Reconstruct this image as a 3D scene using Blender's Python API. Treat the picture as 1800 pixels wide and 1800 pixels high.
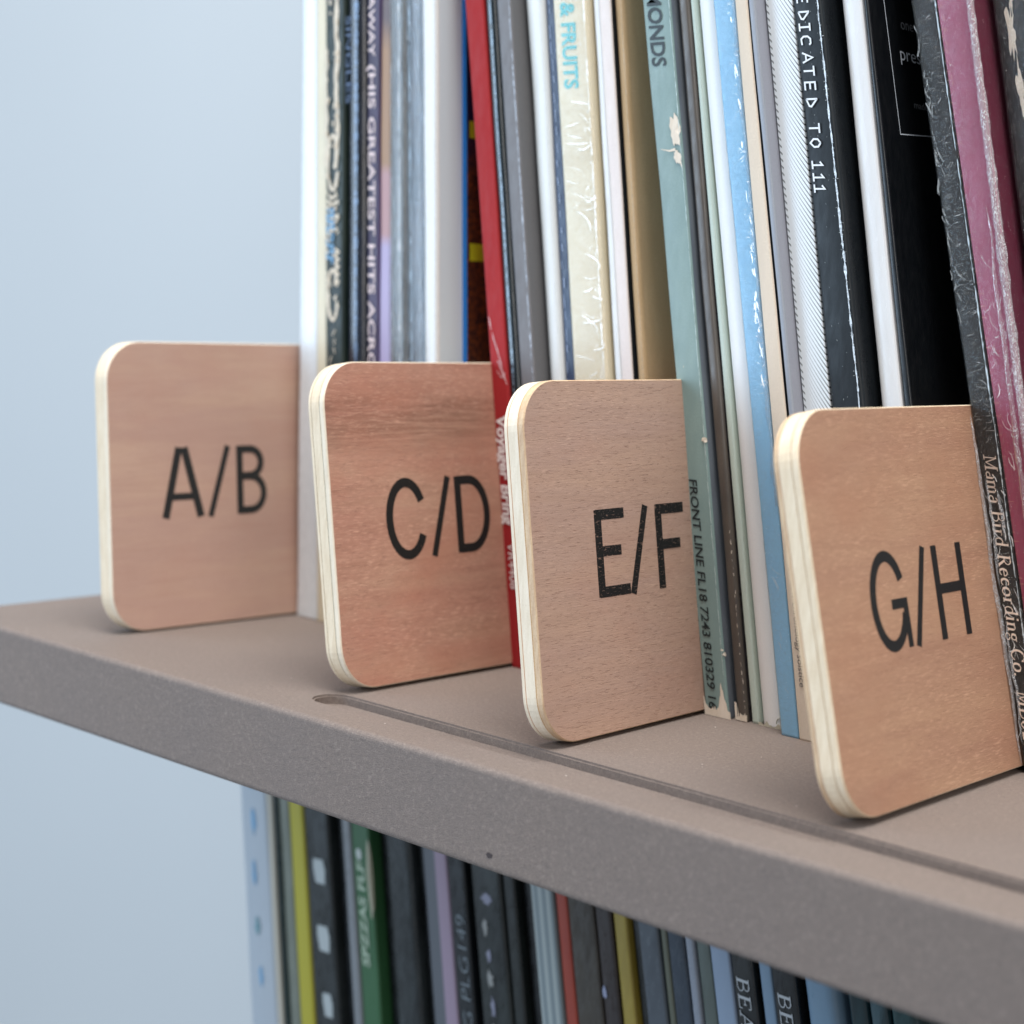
import bpy, bmesh, math, random
from mathutils import Vector, noise, Euler
sc = bpy.context.scene
for o in list(bpy.data.objects): bpy.data.objects.remove(o)
MM = 0.001
# ------------------------------------------------------------------ camera
cam_d = bpy.data.cameras.new("camera"); cam = bpy.data.objects.new("camera", cam_d)
sc.collection.objects.link(cam); sc.camera = cam
cam.location = (156.5*MM, -246.2*MM, 89.93*MM)
cam.rotation_euler = Euler((math.radians(83.0354), math.radians(-2.809), math.radians(42.328)), 'XYZ')
cam_d.sensor_width = 36; cam_d.lens = 63.19
cam_d.clip_start = 0.01; cam_d.clip_end = 50
cam_d.dof.use_dof = True; cam_d.dof.focus_distance = 0.368
cam_d.dof.aperture_fstop = 12.5; cam_d.dof.aperture_blades = 7
# ------------------------------------------------------------------ world and lamps
w = bpy.data.worlds.new("World"); sc.world = w; w.use_nodes = True
bg = w.node_tree.nodes['Background']
bg.inputs[0].default_value = (0.80, 0.89, 1.0, 1); bg.inputs[1].default_value = 0.39
def area(name, loc, target, sx, sy, power, col):
    l = bpy.data.lights.new(name, 'AREA'); l.shape = 'RECTANGLE'
    l.size = sx*MM; l.size_y = sy*MM; l.energy = power; l.color = col
    o = bpy.data.objects.new(name, l); sc.collection.objects.link(o)
    o.location = Vector(loc)*MM
    o.rotation_euler = (Vector(target)-Vector(loc)).to_track_quat('-Z', 'Y').to_euler()
    return o
area("ceiling_lamp", (40, -140, 1300), (-60, 40, 0), 900, 700, 28.0, (1.0, 0.965, 0.92))
area("room_lamp", (1350, -900, 640), (-60, 60, 50), 700, 900, 9.5, (1.0, 0.95, 0.90))
area("window_light", (-1050, -900, 240), (-260, 60, -20), 700, 1100, 16.5, (0.62, 0.80, 1.0))
vs = sc.view_settings
vs.view_transform = 'Standard'; vs.look = 'None'; vs.gamma = 1.0; vs.exposure = 0.0
try: sc.display_settings.display_device = 'sRGB'
except Exception: pass
sc.cycles.max_bounces = 8; sc.cycles.transparent_max_bounces = 16
# ------------------------------------------------------------------ helpers
def srgb(r, g, b):
    f = lambda c: ((c/255)/12.92 if c/255 <= .04045 else ((c/255+.055)/1.055)**2.4)
    return (f(r), f(g), f(b), 1)
def tag(o, label=None, cat=None, group=None, kind=None):
    if label: o['label'] = label
    if cat: o['category'] = cat
    if group: o['group'] = group
    if kind: o['kind'] = kind
    return o
def empty(name, loc):
    o = bpy.data.objects.new(name, None); sc.collection.objects.link(o)
    o.location = Vector(loc)*MM; o.empty_display_size = .01
    return o
def mesh_obj(name, verts, faces, mats, fmat=None, origin=(0, 0, 0), parent=None, smooth=False):
    """verts in mm, world space; origin in mm. Parent empties are never rotated."""
    og = Vector(origin)
    me = bpy.data.meshes.new(name)
    me.from_pydata([tuple((Vector(v)-og)*MM) for v in verts], [], faces)
    for m in mats: me.materials.append(m)
    if fmat:
        for p, i in zip(me.polygons, fmat): p.material_index = i
    bm = bmesh.new(); bm.from_mesh(me); bmesh.ops.recalc_face_normals(bm, faces=bm.faces); bm.to_mesh(me); bm.free()
    if smooth:
        for p in me.polygons: p.use_smooth = True
    o = bpy.data.objects.new(name, me); sc.collection.objects.link(o)
    if parent:
        o.parent = parent; o.location = og*MM - parent.location
    else: o.location = og*MM
    return o
# ---- node helper
class NT:
    def __init__(s, name):
        s.m = bpy.data.materials.new(name); s.m.use_nodes = True; s.t = s.m.node_tree; s.n = s.t.nodes
        s.b = s.n['Principled BSDF']; s.out = s.n['Material Output']
        tc = s.n.new('ShaderNodeTexCoord'); v = s.n.new('ShaderNodeVectorMath'); v.operation = 'SCALE'
        v.inputs['Scale'].default_value = 1000; s.t.links.new(tc.outputs['Object'], v.inputs[0]); s.co = v.outputs[0]
    def link(s, a, b): s.t.links.new(a, b)
    def val(s, sock, x):
        if hasattr(x, 'is_output') or hasattr(x, 'links'): s.link(x, sock)
        else: sock.default_value = x
    def scale(s, v, off=(0, 0, 0), rot=(0, 0, 0)):
        m = s.n.new('ShaderNodeMapping'); m.inputs['Scale'].default_value = v; m.inputs['Location'].default_value = off
        m.inputs['Rotation'].default_value = rot
        s.link(s.co, m.inputs['Vector']); return m.outputs[0]
    def noise(s, vec, scale=1, detail=3, rough=.5, dist=0):
        n = s.n.new('ShaderNodeTexNoise'); s.link(vec, n.inputs['Vector']); n.inputs['Scale'].default_value = scale
        n.inputs['Detail'].default_value = detail; n.inputs['Roughness'].default_value = rough; n.inputs['Distortion'].default_value = dist
        return n.outputs['Fac']
    def ramp(s, f, a, b, c0=0., c1=1.):
        n = s.n.new('ShaderNodeMapRange'); n.inputs['From Min'].default_value = a; n.inputs['From Max'].default_value = b
        n.inputs['To Min'].default_value = c0; n.inputs['To Max'].default_value = c1; s.link(f, n.inputs['Value']); return n.outputs[0]
    def math(s, op, a, b=None, c=None):
        n = s.n.new('ShaderNodeMath'); n.operation = op; s.val(n.inputs[0], a)
        if b is not None: s.val(n.inputs[1], b)
        if c is not None: s.val(n.inputs[2], c)
        return n.outputs[0]
    def mix(s, f, a, b, mode='MIX'):
        n = s.n.new('ShaderNodeMix'); n.data_type = 'RGBA'; n.blend_type = mode; s.val(n.inputs['Factor'], f)
        s.val(n.inputs[6], a); s.val(n.inputs[7], b); return n.outputs[2]
    def xyz(s, vec=None):
        n = s.n.new('ShaderNodeSeparateXYZ'); s.link(vec or s.co, n.inputs[0]); return n.outputs
    def bump(s, h, strength=.3, dist=.0001):
        n = s.n.new('ShaderNodeBump'); n.inputs['Strength'].default_value = strength; n.inputs['Distance'].default_value = dist
        s.link(h, n.inputs['Height']); s.link(n.outputs[0], s.b.inputs['Normal']); return n
_seed = [0]
def seed():
    _seed[0] += 1; return (_seed[0]*37.3 % 211, _seed[0]*53.9 % 307, _seed[0]*11.7 % 97)
PAPER = srgb(214, 200, 176)
def paper(name, col, col2=None, rough=.42, grain=.05, wear=.0, wearcol=None, mottle=0., spec=.4, lines=0., bumpy=.3, creases=0.):
    """printed cardboard: fine grain, slow mottling, scuffed specks where 'wear' > 0"""
    s = NT(name); off = seed()
    fine = s.noise(s.scale((1, 1, 1), off), 3.0, 4, .7)
    big = s.noise(s.scale((.25, .25, .06), off), 1.0, 4, .6)
    dark = tuple(c*(1-grain*2.4) for c in col[:3])+(1,); lite = tuple(min(1, c*(1+grain*1.2)+grain*.012) for c in col[:3])+(1,)
    c = s.mix(s.ramp(fine, .3, .7), dark, lite)
    if col2 is not None: c = s.mix(s.ramp(big, .42, .6, 0, mottle or .8), c, col2)
    if wear > 0:
        wn = s.noise(s.scale((.9, .9, .5), off), 1.3, 8, .72)
        z = s.xyz()[2]
        low = s.ramp(z, 0, 3.2, .16*wear, 0)
        mask = s.math('GREATER_THAN', s.math('ADD', wn, low), .735-.035*wear)
        c = s.mix(mask, c, wearcol or PAPER)
    s.link(c, s.b.inputs['Base Color'])
    rv = s.noise(s.scale((.6, .6, .2), off), 1.2, 4, .6)
    s.link(s.ramp(rv, .3, .7, max(.05, rough-.08), min(1, rough+.12)), s.b.inputs['Roughness'])
    s.b.inputs['Specular IOR Level'].default_value = spec
    h = s.math('ADD', s.math('MULTIPLY', fine, .35), s.noise(s.scale((.5, .5, .12), off), .8, 3, .6))
    if creases:
        h = s.math('ADD', h, s.math('MULTIPLY', s.noise(s.scale((.5, .5, 2.6), off), 1.1, 4, .7, .6), creases))
    s.bump(h, bumpy, .00012)
    return s.m
def plain(name, col, rough=.5, metal=0, spec=.5):
    s = NT(name)
    f = s.noise(s.scale((1, 1, 1), seed()), 4, 3, .6)
    s.link(s.mix(s.ramp(f, .3, .7), tuple(c*.88 for c in col[:3])+(1,), tuple(min(1, c*1.06) for c in col[:3])+(1,)), s.b.inputs['Base Color'])
    s.b.inputs['Roughness'].default_value = rough; s.b.inputs['Specular IOR Level'].default_value = spec
    return s.m
def ink(name, col, worn=0., rough=.5, emis=False):
    """printing ink: flat film with scratched-out gaps"""
    s = NT(name); off = seed()
    s.b.inputs['Base Color'].default_value = col; s.b.inputs['Roughness'].default_value = rough
    if worn > 0:
        n = s.noise(s.scale((1, .55, 2.3), off), 1.6, 8, .75)
        n2 = s.noise(s.scale((1, .25, 1.2), off), .35, 3, .6)
        a = s.math('LESS_THAN', s.math('ADD', n, s.math('MULTIPLY', n2, .12)), .74-worn*.08)
        tr = s.n.new('ShaderNodeBsdfTransparent'); mx = s.n.new('ShaderNodeMixShader')
        s.link(a, mx.inputs[0]); s.link(tr.outputs[0], mx.inputs[1]); s.link(s.b.outputs[0], mx.inputs[2]); s.link(mx.outputs[0], s.out.inputs[0])
    return s.m
def film(name, haze=.05, crinkle=.6, rough=.12, sc_=(.7, .7, 2.2), tint=(1, 1, 1, 1), dense=0.8):
    """clear shrink film: mostly see-through, glossy along crumpled folds"""
    s = NT(name); off = seed()
    n = s.noise(s.scale(sc_, off), .8, 6, .62, .9)
    r = s.math('ABSOLUTE', s.math('SUBTRACT', n, .5)); ridge = s.ramp(r, 0, .016, 1, 0)
    bp = s.n.new('ShaderNodeBump'); bp.inputs['Strength'].default_value = crinkle; bp.inputs['Distance'].default_value = .00035
    s.link(s.math('ADD', n, s.math('MULTIPLY', ridge, .10)), bp.inputs['Height'])
    fr = s.n.new('ShaderNodeFresnel'); fr.inputs['IOR'].default_value = 1.46; s.link(bp.outputs[0], fr.inputs['Normal'])
    gl = s.n.new('ShaderNodeBsdfGlossy'); gl.inputs['Roughness'].default_value = rough; gl.inputs['Color'].default_value = tint
    s.link(bp.outputs[0], gl.inputs['Normal'])
    df = s.n.new('ShaderNodeBsdfDiffuse'); df.inputs['Color'].default_value = (.75, .76, .78, 1); s.link(bp.outputs[0], df.inputs['Normal'])
    tr = s.n.new('ShaderNodeBsdfTransparent')
    m1 = s.n.new('ShaderNodeMixShader')
    s.link(s.math('ADD', s.math('MULTIPLY', ridge, haze*2.2*dense), haze*.22), m1.inputs[0]); s.link(tr.outputs[0], m1.inputs[1]); s.link(df.outputs[0], m1.inputs[2])
    m2 = s.n.new('ShaderNodeMixShader'); s.link(s.math('MINIMUM', s.math('MULTIPLY', fr.outputs[0], .8), .5), m2.inputs[0])
    s.link(m1.outputs[0], m2.inputs[1]); s.link(gl.outputs[0], m2.inputs[2]); s.link(m2.outputs[0], s.out.inputs[0])
    return s.m
def wood(name, base, light, dark, pores, pore_col, lightpore=0., tilt=0., streak=.5, seedv=0, topband=0.):
    """veneer with the grain running front to back (Y): growth streaks and short open pores"""
    s = NT(name); off = (seedv*31.7, seedv*17.1, seedv*71.3)
    r = (math.radians(tilt), 0, 0)
    broad = s.noise(s.scale((.2, .012, .085), off, r), 1, 5, .55, .6)
    mid = s.noise(s.scale((.3, .03, .55), off, r), 1, 5, .65, .3)
    fine = s.noise(s.scale((.5, .12, 3.2), off, r), 1, 4, .65)
    c = s.mix(s.ramp(broad, .38, .62), base, light)
    c = s.mix(s.ramp(mid, .46, .66, 0, streak), c, dark)
    c = s.mix(s.ramp(fine, .42, .68, 0, .22), c, dark)
    if topband:
        z = s.xyz()[2]
        wv = s.math('ADD', z, s.math('MULTIPLY', broad, 8))
        tb = s.math('MULTIPLY', s.ramp(wv, 55, 60, 0, 1), s.ramp(wv, 66, 70, 1, 0))
        st_ = s.noise(s.scale((.5, .05, 1.5), off, r), 1, 5, .7)
        c = s.mix(s.math('MULTIPLY', tb, s.ramp(st_, .38, .56, .12, topband)), c, tuple(q*.72 for q in dark[:3])+(1,))
    pn = s.noise(s.scale((.7, .40, 5.6), off, r), 1, 2, .5)
    pm = s.ramp(pn, .64-.025*pores, .68-.025*pores, 0, 1)
    c = s.mix(s.math('MULTIPLY', pm, min(.75, .5*pores)), c, pore_col)
    if lightpore:
        off2 = tuple(q+91 for q in off)
        ln = s.noise(s.scale((.8, .42, 6.4), off2, r), 1, 2, .5)
        lden = s.noise(s.scale((.06, .03, .09), off2, r), 1, 3, .6)
        lm = s.math('MULTIPLY', s.ramp(ln, .565, .64, 0, 1), s.ramp(lden, .36, .58, .2, 1))
        c = s.mix(s.math('MULTIPLY', lm, lightpore), c, tuple(min(1, q*1.5+.05) for q in light[:3])+(1,))
    blot = s.noise(s.scale((.08, .035, .05), off), 1, 4, .6)
    c = s.mix(s.ramp(blot, .45, .66, 0, .55 if topband else .35), c, tuple(q*k for q, k in zip(base[:3], (1.0, .85, .78)))+(1,))
    s.link(c, s.b.inputs['Base Color']); s.b.inputs['Roughness'].default_value = .55; s.b.inputs['Specular IOR Level'].default_value = .3
    gr = s.noise(s.scale((2, 1.6, 3.4), off, r), 1.3, 3, .7)
    c = s.mix(s.ramp(gr, .35, .65, .16, 0), c, dark); s.link(c, s.b.inputs['Base Color'])
    h = s.math('ADD', s.math('SUBTRACT', s.math('MULTIPLY', fine, .5), s.math('MULTIPLY', pm, .6)), s.math('MULTIPLY', gr, .5))
    s.bump(h, .55, .00015)
    return s.m
def endgrain(name, c0, c1, line, seedv):
    s = NT(name); off = (seedv*13.7, seedv*29.1, seedv*3.3)
    n = s.noise(s.scale((1.1, .15, .12), off), 1.2, 5, .6, .3)
    f = s.noise(s.scale((3.5, 2.5, 1.3), off), 1.5, 3, .6)
    c = s.mix(s.ramp(n, .35, .65), c0, c1)
    c = s.mix(s.ramp(f, .5, .75, 0, .35), c, line)
    s.link(c, s.b.inputs['Base Color']); s.b.inputs['Roughness'].default_value = .62; s.bump(f, .35, .0001)
    return s.m
# ------------------------------------------------------------------ the setting: wall and shelves
s = NT('wall_paint')
n1 = s.noise(s.scale((.004, .004, .004)), 1, 2, .5); n2 = s.noise(s.scale((1, 1, 1)), .9, 4, .6)
s.link(s.mix(s.ramp(n1, .3, .7), srgb(184, 188, 190), srgb(186, 190, 192)), s.b.inputs['Base Color'])
s.b.inputs['Roughness'].default_value = .8; s.bump(n2, .2, .0002); wall_m = s.m
WY = 400.
wall = mesh_obj('wall', [(-3500, WY, -1500), (2500, WY, -1500), (2500, WY, 1800), (-3500, WY, 1800), (-3500, WY+60, -1500), (2500, WY+60, -1500), (2500, WY+60, 1800), (-3500, WY+60, 1800)],
    [(0, 1, 2, 3), (7, 6, 5, 4), (0, 4, 5, 1), (3, 2, 6, 7), (0, 3, 7, 4), (1, 5, 6, 2)], [wall_m], origin=(0, WY, 0))
tag(wall, 'smooth pale blue wall behind the shelves', 'wall', kind='structure')

def mdf():
    s = NT('grey_mdf'); f = s.noise(s.scale((1, 1, 1)), 3.4, 6, .75); g = s.noise(s.scale((1, 1, 1), (7, 3, 1)), 1.1, 4, .7)
    b = s.noise(s.scale((.03, .03, .03)), 1, 3, .5)
    c = s.mix(s.ramp(f, .3, .7), srgb(104, 92, 86), srgb(146, 133, 125))
    c = s.mix(s.ramp(g, .54, .66, 0, .4), c, srgb(160, 147, 138))
    c = s.mix(s.ramp(g, .32, .44, .35, 0), c, srgb(92, 84, 81))
    c = s.mix(s.ramp(b, .35, .65, 0, .2), c, srgb(116, 108, 106))
    s.link(c, s.b.inputs['Base Color']); s.b.inputs['Roughness'].default_value = .66; s.b.inputs['Specular IOR Level'].default_value = .35
    s.bump(s.math('ADD', f, s.math('MULTIPLY', g, .6)), .8, .0003); return s.m
mdf_m = mdf()
T = 20.
def slab(name, x0, x1, y0, y1, z0, z1, r):
    me = bpy.data.meshes.new(name); bm = bmesh.new()
    bmesh.ops.create_cube(bm, size=1)
    for v in bm.verts:
        v.co = Vector(((x0 if v.co.x < 0 else x1), (y0 if v.co.y < 0 else y1), (z0 if v.co.z < 0 else z1)))*MM
    es = [e for e in bm.edges if all(v.co.y < (y0+1)*MM for v in e.verts) or all(v.co.x < (x0+1)*MM for v in e.verts)]
    bmesh.ops.bevel(bm, geom=es, offset=r*MM, segments=5, profile=.5, affect='EDGES')
    bm.to_mesh(me); bm.free(); me.materials.append(mdf_m)
    o = bpy.data.objects.new(name, me); sc.collection.objects.link(o); return o
shelf = slab('shelf', -263, 420, 0, 398, -T, 0, 1.3)
# routed finger groove along the front edge
gv = []; gy0, gy1 = 10.65, 19.3; gc = (gy0+gy1)/2; gr = (gy1-gy0)/2
ring = [(-132.3+gr-gr*math.sin(math.pi*k/16), gc-gr*math.cos(math.pi*k/16)) for k in range(17)]
ring = [(500, gy0)]+ring+[(500, gy1)]
nr = len(ring)
cut = mesh_obj('groove_cutter', [(x, y, -2.1) for x, y in ring]+[(x, y, 5) for x, y in ring],
    [tuple(range(nr)), tuple(range(nr, 2*nr))]+[(i, (i+1) % nr, nr+(i+1) % nr, nr+i) for i in range(nr)], [mdf_m])
md = shelf.modifiers.new('groove', 'BOOLEAN'); md.operation = 'DIFFERENCE'; md.object = cut; md.solver = 'EXACT'
dg = bpy.context.evaluated_depsgraph_get(); me2 = bpy.data.meshes.new_from_object(shelf.evaluated_get(dg))
shelf.modifiers.clear(); shelf.data = me2; bpy.data.objects.remove(cut)
bm = bmesh.new(); bm.from_mesh(shelf.data)
es = [e for e in bm.edges if all(abs(v.co.z) < 1e-6 and 10*MM < v.co.y < 19.9*MM and v.co.x > -.134 for v in e.verts) and len(e.link_faces) == 2 and e.calc_face_angle(0) > .8]
bmesh.ops.bevel(bm, geom=es, offset=.45*MM, segments=2, affect='EDGES'); bm.to_mesh(shelf.data); bm.free()
tag(shelf, 'thick grey brown fibreboard shelf with a routed front groove, carrying the wooden dividers', 'shelf')
nick = mesh_obj('nick', [(-67.4, -.06, -16.6), (-66.9, -.06, -17.3), (-65.9, -.06, -17.1), (-65.6, -.06, -16.4), (-66.5, -.06, -16.1), (-67.0, -.06, -16.2)], [(0, 1, 2, 3, 4, 5)], [plain('nick_dark', srgb(52, 36, 32))], parent=shelf)
dq = random.Random(19); V = []; F = []
for k in range(26):
    x, y = (dq.uniform(-250, 60), dq.uniform(1.5, 64)); 
    if 10 < y < 20: continue
    r_ = dq.uniform(.08, .22); b = len(V); m = 5
    V += [(x+r_*(.6+.6*dq.random())*math.cos(2*math.pi*j/m), y+r_*math.sin(2*math.pi*j/m)*(.6+.6*dq.random()), .02) for j in range(m)]+[(x, y, .02+r_*.6)]
    F += [(b+j, b+(j+1) % m, b+m) for j in range(m)]
tag(mesh_obj('dust_flecks', V, F, [plain('dust', srgb(206, 198, 190), .9)], parent=shelf), kind='stuff')
low = slab('shelf', -263, 420, 0, 398, -392, -372, 1.3)
tag(low, 'grey fibreboard shelf under the lower row of records, below the picture', 'shelf')

# ------------------------------------------------------------------ flat print made of strokes
def ribbon(pts, wd):
    """mitred ribbon along 2-D points -> list of quads' 2-D verts"""
    L = []
    n = len(pts)
    for i, p in enumerate(pts):
        a = Vector(pts[max(0, i-1)]); b = Vector(pts[min(n-1, i+1)]); p = Vector(p)
        if 0 < i < n-1:
            d1 = (p-a).normalized(); d2 = (b-p).normalized(); t = (d1+d2).normalized()
            k = 1/max(.5, t.dot(d1))
        else: t = (b-a).normalized(); k = 1
        w_ = wd[i] if isinstance(wd, (list, tuple)) else wd
        nrm = Vector((-t.y, t.x))*w_*.5*k
        L.append((p+nrm, p-nrm))
    return L
def print_strokes(name, strokes, to3d, mat, origin, parent, step=.012):
    V = []; F = []
    for si, (pts, wd) in enumerate(strokes):
        R = ribbon(pts, wd); b = len(V)
        for a, c in R: V += [to3d(a.x, a.y, si*step), to3d(c.x, c.y, si*step)]
        for i in range(len(R)-1): F.append((b+2*i, b+2*i+1, b+2*i+3, b+2*i+2))
    return mesh_obj(name, V, F, [mat], origin=origin, parent=parent)
def arc(cx, cy, rx, ry, a0, a1, n=14):
    return [(cx+rx*math.cos(math.radians(a0+(a1-a0)*k/n)), cy+ry*math.sin(math.radians(a0+(a1-a0)*k/n))) for k in range(n+1)]
# divider capitals: coordinates in mm on the divider's face (u into the shelf, v up)
B_, T_ = 28.0, 46.0
GL = {
 'A': [([(16.5, B_), (21.0, T_)], 2.2), ([(22.6, T_), (27.5, B_)], 2.3), ([(18.2, 33.4), (25.8, 33.4)], 1.8), ([(20.2, T_-.6), (23.5, T_-.6)], 1.2)],
 '/': [([(31.2, B_-.2), (37.1, T_+.1)], 1.75)],
 'B': [([(40.2, B_), (40.2, T_)], 2.1), ([(40.2, T_-.95), (43.4, T_-.95)]+arc(43.6, 41.55, 3.6, 3.5, 90, -90, 12)+[(40.2, 38.0)], 1.95),
       ([(40.2, 37.9), (43.6, 37.9)]+arc(43.8, 33.4, 4.2, 4.45, 90, -90, 12)+[(40.2, B_+.95)], 1.95)],
 'C': [(arc(22.9, 37, 5.5, 8.3, 28, 332, 30), 2.1)],
 'D': [([(40.1, B_), (40.1, T_)], 2.1), ([(40.1, T_-.95), (43.6, T_-.95)]+arc(43.8, 37, 5.8, 8.05, 88, -88, 18)+[(40.1, B_+.95)], 2.0)],
 'E': [([(21.3, B_), (21.3, T_)], 2.1), ([(20.6, T_-1), (30.2, T_-1)], 2.0), ([(21.3, 37.4), (28.6, 37.4)], 1.95), ([(20.6, B_+1), (30.9, B_+1)], 2.0)],
 'F': [([(42.2, B_), (42.2, T_)], 2.1), ([(41.4, T_-1), (51.4, T_-1)], 2.0), ([(42.2, 37.4), (49.6, 37.4)], 1.95)],
 'G': [(arc(23.5, 37, 5.4, 8.3, 26, 342, 32), 2.1), ([(24.2, 36.3), (29.9, 36.3)], 1.9), ([(29.0, 37.2), (29.2, B_)], 1.75)],
 'H': [([(41.9, B_), (41.9, T_)], 2.1), ([(51.4, B_), (51.4, T_)], 2.1), ([(41.9, 37.6), (51.4, 37.6)], 1.95)],
}
# ------------------------------------------------------------------ wooden dividers
DH, DT, DL = 72.9, 5.43, 190.
def rounded(L, H, r, inset=0., jit=0., n=12):
    P = []
    c = [(L-r, r, -90), (L-r, H-r, 0), (r, H-r, 90), (r, r, 180)]
    for cx, cy, a0 in c:
        for k in range(n+1):
            a = math.radians(a0+90*k/n); P.append((cx+(r-inset)*math.cos(a), cy+(r-inset)*math.sin(a)))
    return P
def divider(letters, X, Y, lean, yaw, face_m, ply_m, glue_m, ink_m, label, back_m, glue_t=.10, weight=1., slash=0.):
    l, yw = math.radians(lean), math.radians(yaw)
    up = Vector((-math.sin(l), 0, math.cos(l))); bk = Vector((-math.sin(yw), math.cos(yw), 0)); nn = bk.cross(up).normalized()
    b = Vector((X, Y, DT*math.sin(l)+.05))
    root = empty('record_divider', (X-DT*.5, Y+60, 0)); tag(root, label, 'divider', 'wooden letter dividers between the records')
    to = lambda u, v, d: b+bk*u+up*v+nn*d
    def slabp(name, d0, d1, mats, ins, bevel=.35, r=10.):
        # outline offset slices make a softened arris
        sl = []
        for d, i in ((d0, ins+bevel if d0 < -DT+.01 else ins), (d0+bevel if d0 < -DT+.01 else d0+.02, ins), (d1-bevel if d1 > -.01 else d1-.02, ins), (d1, ins+bevel*.75 if d1 > -.01 else ins)):
            sl.append([to(u, v, d) for u, v in rounded(DL, DH, r, i)])
        n = len(sl[0]); V = [v for q in sl for v in q]; F = []; FM = []
        for k in range(3):
            for i in range(n): F.append((k*n+i, k*n+(i+1) % n, (k+1)*n+(i+1) % n, (k+1)*n+i)); FM.append(0)
        F.append(tuple(range(n))); FM.append(1 if len(mats) > 1 and d0 < -DT+.01 else 0)
        F.append(tuple(range(3*n, 4*n))); FM.append(1 if len(mats) > 1 and d1 > -.01 else 0)
        return mesh_obj(name, V, F, mats, FM, origin=b, parent=root)
    c1, c2 = -DT+1.25, -1.45
    slabp('back_ply', -DT, c1-glue_t, [ply_m[0], back_m], .0)
    slabp('glue_line', c1-glue_t, c1, [glue_m[0]], .10)
    slabp('core_ply', c1, c2-glue_t, [ply_m[1]], .0)
    slabp('glue_line', c2-glue_t, c2, [glue_m[1]], .08)
    slabp('face_ply', c2, 0, [ply_m[2], face_m], .0, .28)
    st = []
    for ch in letters: st += [([(u_+(slash if ch == '/' else 0), v_) for u_, v_ in p_], [q*weight for q in w_] if isinstance(w_, list) else w_*weight) for p_, w_ in GL[ch]]
    print_strokes('lettering', st, lambda u, v, k: to(u, v, .03+k), ink_m, b, root, .006)
    return root
INK = ink('stencil_ink', srgb(15, 15, 15), .3, .6); INKW = ink('worn_stencil_ink', srgb(16, 15, 15), 1.15, .6); INKL = ink('light_worn_ink', srgb(34, 36, 36), .25, .55)
cream = lambda k: endgrain('ply_edge', srgb(234, 218, 192), srgb(220, 200, 170), srgb(184, 156, 120), k)
pale = lambda k: endgrain('pale_ply_edge', srgb(236, 223, 202), srgb(225, 210, 186), srgb(190, 168, 138), k)
tanp = lambda k: endgrain('tan_ply_edge', srgb(196, 164, 132), srgb(216, 190, 156), srgb(146, 104, 62), k)
bark = wood('divider_back_veneer', srgb(190, 150, 126), srgb(205, 165, 140), srgb(150, 110, 90), .5, srgb(120, 80, 62), seedv=9)
dividers = []
divider(['A', '/', 'B'], -210.92, 16.0, 4.94, -1.9425,
    wood('pinkish_veneer', srgb(190, 157, 143), srgb(200, 168, 149), srgb(180, 144, 128), .25, srgb(164, 120, 100), .08, 0, .3, 1),
    (cream(1), cream(2), pale(3)), (plain('glue_pale', srgb(214, 196, 168)),)*2, INKL,
    'pinkish plywood divider lettered A/B, farthest left on the shelf with rounded corners', bark, .14, 1.0, -.7)
divider(['C', '/', 'D'], -128.17, 18.16, 9.33, .019,
    wood('reddish_veneer', srgb(184, 136, 118), srgb(190, 150, 128), srgb(150, 106, 88), .6, srgb(112, 72, 58), .55, 2.0, .34, 2, .75),
    (cream(4), cream(5), pale(6)), (plain('glue_olive', srgb(132, 114, 90)), plain('glue_green', srgb(84, 98, 84))), INK,
    'reddish brown plywood divider lettered C/D with dark grain streaks near its top', bark, .2, 1.05, -.2)
divider(['E', '/', 'F'], -68.53, 17.39, 9.278, 1.33,
    wood('greyish_veneer', srgb(180, 151, 137), srgb(187, 156, 137), srgb(163, 134, 119), .85, srgb(118, 82, 68), .3, 3.5, .35, 3),
    (pale(7), pale(8), tanp(9)), (plain('glue_orange', srgb(206, 144, 98)), plain('glue_ochre', srgb(190, 138, 66))), INKW,
    'greyish brown plywood divider with worn stencilled E/F, beside the pale green spine', bark, .22, 1.1, .6)
divider(['G', '/', 'H'], 0., 18.48, 13.93, .229,
    wood('tan_veneer', srgb(170, 131, 108), srgb(180, 142, 115), srgb(152, 113, 92), .35, srgb(140, 98, 74), .5, 7, .3, 4),
    (tanp(10), cream(11), cream(12)), (plain('glue_pink', srgb(188, 150, 124)), plain('glue_tan', srgb(168, 136, 100))), INK,
    'tan plywood divider lettered G/H, nearest on the right of the shelf', bark, .2, 1.0, .7)

# ------------------------------------------------------------------ records
ZT = 312.
class Rec: pass
def lerp(a, b, t): return a+(b-a)*t
def make_profile(levels, vals):
    def f(z):
        if z <= levels[0]: k = 0
        elif z >= levels[-1]: k = len(levels)-2
        else: k = max(i for i in range(len(levels)-1) if levels[i] <= z)
        return lerp(vals[k], vals[k+1], (z-levels[k])/(levels[k+1]-levels[k]))
    return f
def jacket_section(xl, xr, y, r, depth):
    """front of the section: from back right, round the spine, to back left; idx of spine part"""
    r = min(r, (xr-xl)*.49)
    P = [(xr, y+depth), (xr, y+30), (xr, y+r+1.2), (xr, y+r+.05)]; ns = len(P)
    for k in range(5):
        a = math.radians(90*k/4); P.append((xr-r+r*math.cos(a), y+r-r*math.sin(a)))
    for k in range(5):
        a = math.radians(90+90*k/4); P.append((xl+r+r*math.cos(a), y+r-r*math.sin(a)))
    P += [(xl, y+r+.05), (xl, y+r+1.2), (xl, y+30), (xl, y+depth)]
    return P, ns
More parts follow.
